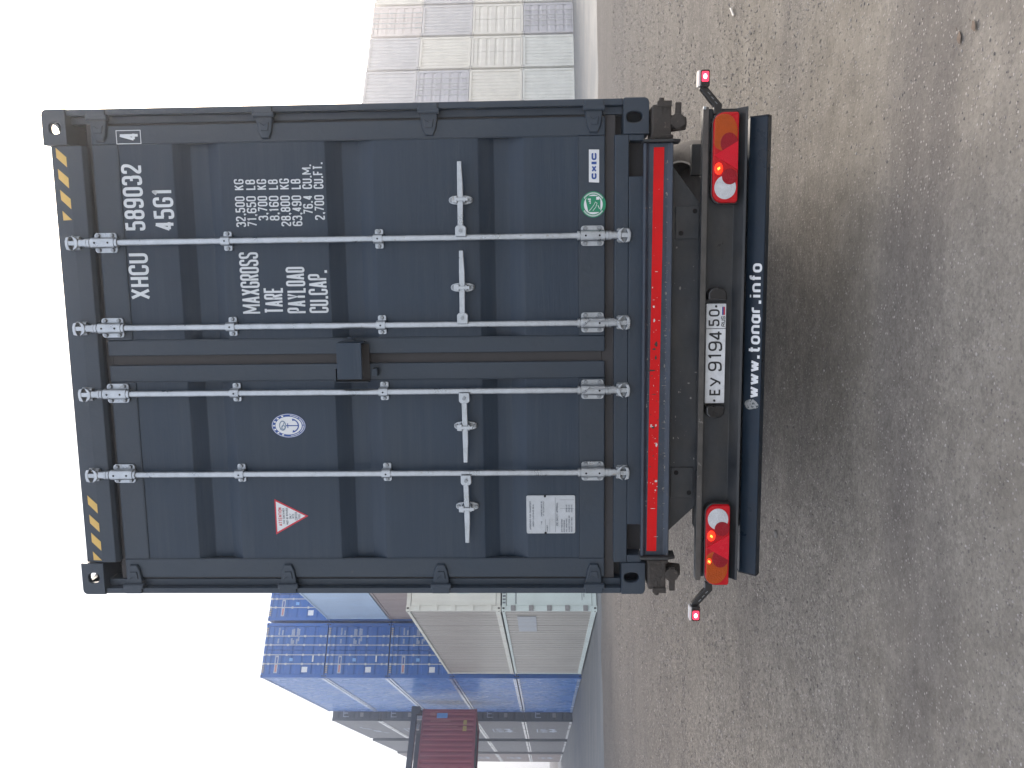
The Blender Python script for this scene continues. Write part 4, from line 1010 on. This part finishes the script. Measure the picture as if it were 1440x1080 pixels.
# rear cross beam
m = MB(); m.prism([(-.020, .985), (-.100, .985), (-.104, .979), (-.100, .972), (-.100, .972), (-.100, .990-.01)], 'x', 0, 0) if False else None
m = MB(); m.prism([(-.02, 1.090), (-.085, 1.117), (-.110, 1.117), (-.112, 1.106), (-.098, 1.092), (-.098, 1.004), (-.108, .992), (-.110, .982), (-.09, .978), (-.02, .978)], 'x', -.982, .997)
bmo = add('rear_cross_beam', m, M['beam'], tr, bevel=.003)
# red reflective strip, slightly askew
V = [(-.960, YB-.0006, 1.040), (.977, YB-.0006, 1.022), (.977, YB-.0006, 1.070), (-.960, YB-.0006, 1.087)]
mb = MB(); mb.add(V, [(0, 1, 2, 3)]); add('reflective_strip', mb, M['redtape'], bmo)
def chips(name, n, xr, zr, y, m_, parent, smin, smax, seed, bias=None):
    rg = random.Random(seed); mb = MB()
    for i in range(n):
        cx = rg.uniform(*xr); cz = rg.uniform(*zr)
        if bias and rg.random() < .6: cx = rg.gauss(*bias)
        if not xr[0] < cx < xr[1]: continue
        r = smin+(smax-smin)*rg.random()**3; e = rg.uniform(.35, 1.6); k = rg.randint(5, 8); ph = rg.random()*6
        mb.add([(cx+r*e*rg.uniform(.6, 1.2)*math.cos(ph+6.283*q/k), y-.0001*(i % 4), cz+r/e*rg.uniform(.6, 1.2)*math.sin(ph+6.283*q/k)) for q in range(k)], [tuple(range(k))])
    o = add(name, mb, m_, parent); o['kind'] = 'stuff'
M['chip_pale'] = mat('scratched_tape_backing', (0.62, 0.58, 0.56), .6, var=.3, vscale=80)
M['chip_grey'] = mat('scratched_grey_steel', (0.20, 0.19, 0.18), .6, var=.4, vscale=60)
chips('paint_chip', 42, (-.94, .96), (1.036, 1.072), YB-.0012, M['chip_pale'], bmo, .0012, .008, 5, (-.25, .30))
chips('dark_chip', 16, (-.94, .96), (1.034, 1.074), YB-.0018, M['rust'], bmo, .002, .012, 8, (-.25, .22))
chips('edge_chip', 110, (-.93, .95), (1.000, 1.012), YB-.0002, M['chip_grey'], bmo, .0015, .006, 12, (0, .35))
chips('edge_chip', 60, (-.93, .95), (1.082, 1.104), YB-.0014, M['chip_grey'], bmo, .0015, .007, 14, (-.3, .35))
for x in (-.990, 1.005):
    s = 1 if x > 0 else -1
    add('end_plate', MB().prism([(-.02, 1.12), (-.128, 1.12), (-.128, .985), (-.112, .950), (-.02, .945)], 'x', x-.006, x+.006), TR, tr, bevel=.002)
# twist locks outboard of the beam
for s in (1, -1):
    x0 = s*1.02; tw = add('twist_lock', MB().box(min(x0, x0+s*.155), max(x0, x0+s*.155), -.06, .12, .985, 1.072).box(min(x0, x0+s*.02), max(x0, x0+s*.02), -.065, .12, .975, 1.078), M['rust'], tr, bevel=.006)
    add('lock_knob', MB().cyl((s*1.10, .02, .985), (s*1.10, .02, .905), .040, .030, n=14).box(min(s*1.06, s*1.185), max(s*1.06, s*1.185), -.055, -.035, .938, .966).cyl((s*1.10, -.06, .955), (s*1.10, -.02, .955), .035, n=12), M['rust'], tw, bevel=.004)
    add('lock_pin', MB().cyl((s*1.13, -.05, 1.03), (s*1.205, -.05, 1.03), .012, n=10).box(min(s*1.165, s*1.19), max(s*1.165, s*1.19), -.07, -.045, .985, 1.05), M['rust'], tw)
# apron
YA = -.035
ap = add('rear_apron', MB().prism([(-.885, .982), (.892, .982), (.890, .966), (.715, .835), (-.745, .835), (-.880, .975)], 'y', YA, YA+.012), TR, tr, bevel=.002)
chips('scratch', 40, (-.60, .60), (.842, .972), YA-.0008, M['chip_grey'], ap, .0012, .007, 21)
for cx, cz in ((.636, .905), (-.628, .912)):
    mp = add('mounting_plate', MB().prism(rrect(cx-.076, cx+.076, cz-.058, cz+.052, .008), 'y', YA-.009, YA-.0005), TR, ap, bevel=.002)
    mb = MB(); s = 1 if cx > 0 else -1
    for dx, dz in ((s*.052, -.038), (-s*.050, .026)): mb.cyl((cx+dx, YA-.0095, cz+dz), (cx+dx, YA-.0118, cz+dz), .0115, n=12)
    add('bolt_hole', mb, M['y_hole'], mp)
add('side_bracket', MB().box(-.872, -.755, -.02, .06, .790, .838), TR, tr, bevel=.003)
# light board: a shallow channel with lips
lbm = MB(); lbm.prism([(-.108, .846), (-.108, .838), (-.062, .838), (-.062, .690), (-.112, .655), (-.114, .644), (-.106, .644), (-.052, .682), (-.052, .846)], 'x', -1.106, 1.150)
lboard = add('light_board', lbm, TR, tr, bevel=.0015)
M['dusty_lip'] = mat('dusty_lip_steel', (0.075, 0.070, 0.064), .6, var=.3, vscale=12, wear=(.16, .15, .14), wear_amt=.02, wscale=30)
add('board_lip', MB().box(-1.106, 1.150, -.1135, -.1085, .823, .848), M['dusty_lip'], lboard, bevel=.0015)
add('board_end_glint', MB().box(1.138, 1.152, -.125, -.109, .836, .850), M['galv'], lboard, bevel=.003)  # bright piece added for the glint at the lip's right end
add('support_channel', MB().box(-.86, .94, -.02, .10, .600, .690), TR, tr, bevel=.003)
# number plate
pl = add('number_plate', MB().prism(rrect(-.228, .255, .716, .813, .010), 'y', -.078, -.066), M['plate_white'], tr, bevel=.001, label='white Russian trailer number plate reading EY 9194 50 RUS')
mb = MB(); yp = -.0795
for a, b, c, d_ in ((-.226, .253, .8105, .8125), (-.226, .253, .7165, .7185), (-.2275, -.2255, .7185, .8105), (.2525, .2545, .7185, .8105), (.133, .1355, .7185, .8105)):
    mb.add([(a, yp, c), (b, yp, c), (b, yp, d_), (a, yp, d_)], [(0, 1, 2, 3)])
text(mb, 'E', -.188, -.156, .738, .052, .0082, yp, rad=.1); text(mb, 'y', -.146, -.100, .738, .052, .0080, yp)
for c, x0_ in (('9', -.070), ('1', -.010), ('9', .027), ('4', .078)): text(mb, c, x0_, x0_+(.046 if c != '1' else .030), .733, .066, .0085, yp, rad=.45)
text(mb, '5', .146, .179, .748, .052, .0078, yp, rad=.35); text(mb, '0', .192, .226, .748, .052, .0078, yp, rad=.5)
text(mb, 'RUS', .144, .193, .722, .018, .0028, yp)
add('lettering', mb, M['plate_black'], pl)
mb = MB(); mb.cyl((-.213, -.078, .766), (-.213, -.083, .766), .0055, n=10).cyl((.240, -.078, .766), (.240, -.083, .766), .0055, n=10); add('plate_screw', mb, M['plate_black'], pl)
for k, mm in enumerate(('decal_white', 'decal_blue', 'decal_red')):
    z1_ = .744-k*.0068; mb = MB(); mb.add([(.199, yp-.0002, z1_-.0068), (.238, yp-.0002, z1_-.0068), (.238, yp-.0002, z1_), (.199, yp-.0002, z1_)], [(0, 1, 2, 3)]); add('flag_band', mb, M[mm], pl)
for cx in (.302, -.268):
    s = 1 if cx > 0 else -1
    pts = [(cx-s*.034, .715), (cx+s*.005, .716), (cx+s*.024, .732), (cx+s*.032, .765), (cx+s*.024, .798), (cx+s*.005, .814), (cx-s*.034, .815)]
    add('plate_lamp', MB().prism(pts, 'y', -.112, -.062, taper=.86), M['black_plastic'], tr, bevel=.006, seg=3)
# tail lamps
def tail_lamp(s):
    def X_(x): return s*x
    def mir(pts): return [(s*p[0], p[1]) for p in pts]
    x0, x1 = .712, 1.132; z0, z1 = .685, .808
    body = MB(); pts = []
    for cx, cz, a0, r in ((x1-.012, z0+.012, 270, .012), (x1-.055, z1-.055, 0, .055), (x0+.050, z1-.050, 90, .050), (x0+.012, z0+.012, 180, .012)):
        for i in range(6): a = R(a0+90*i/5); pts.append((cx+r*math.cos(a), cz+r*math.sin(a)))
    body.prism(mir(pts), 'y', -.115, -.062)
    lb_ = add('tail_light', body, M['black_plastic'], tr, bevel=.004, label=('right' if s > 0 else 'left')+' tail lamp cluster, lit red')
    pin = [((p[0]-(x0+x1)/2)*.975+(x0+x1)/2, (p[1]-(z0+z1)/2)*.94+(z0+z1)/2) for p in pts]
    add('red_lens', MB().prism(mir(pin), 'y', -.136, -.1155, taper=.975), M['lens_red'], lb_, bevel=.004, seg=3)
    def shape(name, P, y0, m_, t=.97): return add(name, MB().prism(mir(P), 'y', y0, -.135, taper=t), M[m_], lb_, bevel=.001)
    # amber section at the outer end: a disc cut by the lens edge
    amb = [(min(1.034+.083*math.cos(R(a)), 1.116), min(max(.757+.062*math.sin(R(a)), .694), .800)) for a in range(0, 360, 12)]
    shape('amber_lens', amb, -.1375, 'lens_amber'); shape('round_lens', ellipse(.985, .733, .048, .040, 28), -.1395, 'lens_deep')
    shape('reflector_triangle', [(.932, .800), (.995, .692), (.866, .692)], -.1415, 'reflector_red', .99)
    shape('white_lens', ellipse(.788, .747, .054, .050, 32), -.1378, 'lens_white'); shape('round_lens', ellipse(.836, .728, .036, .036, 26), -.1405, 'lens_deep')
    bulbs = [(.872, .778, .028)]+([(1.0, .786, .016)] if s < 0 else [])
    for bx, bz, br in bulbs:
        shape('lit_bulb', ellipse(bx, bz, br, br*.72, 24), -.1402, 'lamp_glow', .85)
        add('filament', MB().prism([(s*(bx-.008), bz+.004), (s*(bx+.002), bz+.008), (s*(bx+.009), bz-.004), (s*(bx-.001), bz-.006)], 'y', -.1418, -.1403), M['lamp_core'], lb_)
    # side arm with marker lamp
    A = [(1.118, .765), (1.120, .800), (1.150, .800), (1.232, .866), (1.252, .866), (1.252, .830), (1.236, .828), (1.160, .762)]
    arm = add('marker_arm', MB().prism(mir(A), 'y', -.112, -.082), M['black_plastic'], tr, bevel=.004)
    mb = MB()
    for k in range(3):
        cx, cz = 1.168+k*.021, .792+k*.0165; mb.prism(mir([(cx-.006, cz-.005), (cx-.004, cz-.008), (cx+.007, cz+.003), (cx+.005, cz+.006)]), 'y', -.1135, -.1115)
    add('arm_slot', mb, M['galv_dark'], arm)
    ml = add('marker_light', MB().prism(mir(rrect(1.236, 1.312, .824, .866, .008)), 'y', -.130, -.078), M['black_plastic'], arm, bevel=.004)
    add('marker_back', MB().prism(mir(rrect(1.240, 1.310, .8665, .876, .003)), 'y', -.125, -.085), M['marker_white'], arm)
    add('marker_lens', MB().prism(mir(rrect(1.258, 1.304, .829, .861, .006)), 'y', -.137, -.1295, taper=.9), M['led_glow'], arm)
    add('marker_led', MB().prism(mir(ellipse(1.280, .847, .011, .008, 12)), 'y', -.1395, -.1372), M['led_core'], arm)
tail_lamp(1); tail_lamp(-1)
# under-run bumper
bp_ = MB(); bp_.prism([(-.062, .623), (-.112, .558), (-.112, .553), (-.075, .527), (-.02, .527), (-.02, .623)], 'x', -1.080, 1.108)
bumper = add('underrun_bumper', bp_, M['bumper'], tr, bevel=.005, seg=3)
add('bumper_end_cap', MB().prism([(-.060, .625), (-.115, .558), (-.115, .551), (-.073, .525), (-.018, .525), (-.018, .625)], 'x', -1.0845, -1.0802), TR, bumper)
add('bumper_end_cap', MB().prism([(-.060, .625), (-.115, .558), (-.115, .551), (-.073, .525), (-.018, .525), (-.018, .625)], 'x', 1.1082, 1.1125), TR, bumper)
for x in (-.56, .56): add('bumper_bracket', MB().box(x-.04, x+.04, -.018, .25, .53, .598), TR, tr, bevel=.003)
mb = MB(); text(mb, 'www.tonar.info', 0, .640, 0, .074, .0128, -.0016, rad=.4, gap=.0075)
du = Vector((0, -.050, -.065)).normalized(); nn = Vector((0, -.065, .050)).normalized()
bot = Vector((0, -.112, .558))
mb.move(lambda p: Vector((-.200+p[0], 0, 0))+bot-du*(p[2]*.82+.004)+nn*(-p[1]))
add('lettering', mb, M['decal_white'], bumper, label='white www.tonar.info lettering')
mb = MB()
from mathutils import noise
ptsb = [(0+.026*math.cos(a)*(1+.3*noise.noise(Vector((a, 1, 2)))), .040+.034*math.sin(a)*(1+.3*noise.noise(Vector((a, 4, 2))))) for a in [i*.4 for i in range(16)]]
mb.add([Vector((-.232+p[0], 0, 0))+bot-du*p[1]+nn*.0012 for p in ptsb], [tuple(range(16))]); add('scraped_patch', mb, mat('scraped_bare_metal', (.30, .31, .31), .6, var=.5, vscale=60, wear=(.04, .05, .06), wear_amt=.12, wscale=60), bumper)
# chassis: rails, cross members, axles and wheels, landing legs
for x in (-.45, .45): add('chassis_rail', MB().box(x-.07, x+.07, .02, 12.0, 1.06, 1.075).box(x-.008, x+.008, .02, 12.0, .76, 1.06).box(x-.07, x+.07, .02, 12.0, .745, .76), TR, tr)
for y in (1.9, 4.2, 6.4, 9.0, 11.5): add('chassis_cross_member', MB().box(-.44, .44, y, y+.1, .80, .98), TR, tr)
add('front_bolster', MB().box(-1.15, 1.15, 11.9, 12.1, .98, 1.075), TR, tr)
wp = [(.28, -.15), (.45, -.145), (.50, -.12), (.515, -.06), (.515, .06), (.50, .12), (.45, .145), (.28, .15)]
for y in (3.3, 4.6, 5.9):
    add('axle', MB().cyl((-.95, y, .515), (.95, y, .515), .06, n=12), TR, tr)
    for s in (-1, 1):
        wl = add('wheel', MB().lathe(wp, (s*1.0, y, .515), 'x', 36), M['tyre'], tr, smooth=True)
        add('rim', MB().lathe([(.0, -.02), (.27, -.02), (.285, -.14), (.285, .14), (.27, .03), (.0, .03)], (s*1.0, y, .515), 'x', 28), M['rim'], wl, smooth=True)
for s in (-1, 1): add('landing_leg', MB().box(s*.75-.06, s*.75+.06, 9.4, 9.52, .08, 1.0).box(s*.75-.15, s*.75+.15, 9.3, 9.62, 0, .08), TR, tr)
# spare wheel carried flat under the rear
sw_ = add('spare_wheel', MB().lathe([(.38, -.13), (.45, -.145), (.495, -.12), (.515, -.06), (.515, .05), (.500, .10), (.48, .125), (.44, .135), (.395, .118)], (0, 0, 0), 'z', 48), M['tyre_pale'], tr, loc=(.640, 1.05, .690), rot=(R(20), R(2), 0), smooth=True)
add('spare_rim', MB().lathe([(.0, -.06), (.20, -.06), (.24, -.10), (.385, -.12), (.400, .118), (.385, .118), (.36, .03), (.22, -.02), (.0, -.02)], (0, 0, 0), 'z', 40), M['rim'], sw_, smooth=True)
add('spare_hub', MB().lathe([(0, -.03), (.11, -.03), (.11, .05), (.085, .075), (0, .075)], (0, 0, 0), 'z', 24), M['rust'], sw_, smooth=True)
add('spare_carrier', MB().box(.1, 1.12, .48, .54, .655, .70).box(.90, 1.06, .45, .50, .60, .80), TR, tr, bevel=.003)

# ------------------------------------------------------------------ small litter
def leaf(x, y, rz, sc, label):
    mb = MB(); n = 12; V = []; 
    for i in range(n+1):
        t = i/n; wd = math.sin(math.pi*t)**1.3*.27
        for s in (-1, 0, 1): V.append(((t-.5), s*wd*(1+.15*math.sin(9*t+s)), .05*abs(s)*wd+.03*math.sin(5*t)))
    mb.add([(a*sc, b*sc, c*sc+.011) for a, b, c in V], [(i*3+k, i*3+k+1, i*3+k+4, i*3+k+3) for i in range(n) for k in (0, 1)])
    mb.tube([(sc*.48, 0, .016), (sc*.75, sc*.05, .016)], .0012, 5)
    o = add('dry_leaf', mb, M['leaf'], loc=(x, y, gz(x, y)), rot=(0, 0, rz)); o['label'] = label; o['category'] = 'leaf'; o['group'] = 'dry leaves on the ground'
leaf(1.277, -.744, R(20), .060, 'dry brown leaf on the gravel at bottom right, the one nearer the trailer')
leaf(1.292, -.850, R(35), .055, 'dry brown leaf on the gravel at bottom right, the one nearer the viewer')
o = add('wood_splinter', MB().prism([(-.09, -.006), (.06, -.012), (.09, .002), (-.07, .010)], 'z', .012, .022), M['stick'], loc=(2.46, 3.2, 0), rot=(0, 0, R(55)))
o['label'] = 'bleached white splinter of wood lying on the gravel right of the trailer'; o['category'] = 'splinter'
for k, (x, y, s) in enumerate(((-1.4, 1.5, .03), (2.1, .4, .028), (-2.3, 3.4, .035))):
    mb = MB(); bmm = bmesh.new(); bmesh.ops.create_icosphere(bmm, subdivisions=2, radius=1)
    mb.add([(v.co.x*s*(1+.2*noise.noise(v.co*1.7+Vector((k, 0, 0)))), v.co.y*s*.8, v.co.z*s*.55*(1+.2*noise.noise(v.co*2)))for v in bmm.verts], [tuple(v.index for v in f.verts) for f in bmm.faces]); bmm.free()
    o = add('stone', mb, mat('stone_grey_%d' % k, (.2+.05*k, .19+.05*k, .18+.04*k), .85, var=.2, vscale=30), loc=(x, y, gz(x, y)+s*.2), smooth=True)
    o['label'] = ['rounded stone on the gravel left of the bumper', 'rounded stone on the gravel right of the bumper', 'larger stone on the gravel left of the trailer, farther back'][k]; o['category'] = 'stone'; o['group'] = 'loose stones'

# ------------------------------------------------------------------ haze
hb = MB().box(-190, 150, -30, 275, -3.2, 16.2)
hm = bpy.data.materials.new('yard_haze'); hm.use_nodes = True; t = hm.node_tree; t.nodes.clear()
pv = t.nodes.new('ShaderNodeVolumePrincipled'); pv.inputs['Density'].default_value = 0.0031; pv.inputs['Anisotropy'].default_value = 0.86
pv.inputs['Color'].default_value = (0.93, 0.95, 1.0, 1)
om = t.nodes.new('ShaderNodeOutputMaterial'); lnk(t, pv.outputs[0], om.inputs['Volume'])
hz = add('haze', hb, hm); struct(hz, 'stuff'); hz['label'] = 'bright morning haze hanging over the container yard'; hz['category'] = 'haze'
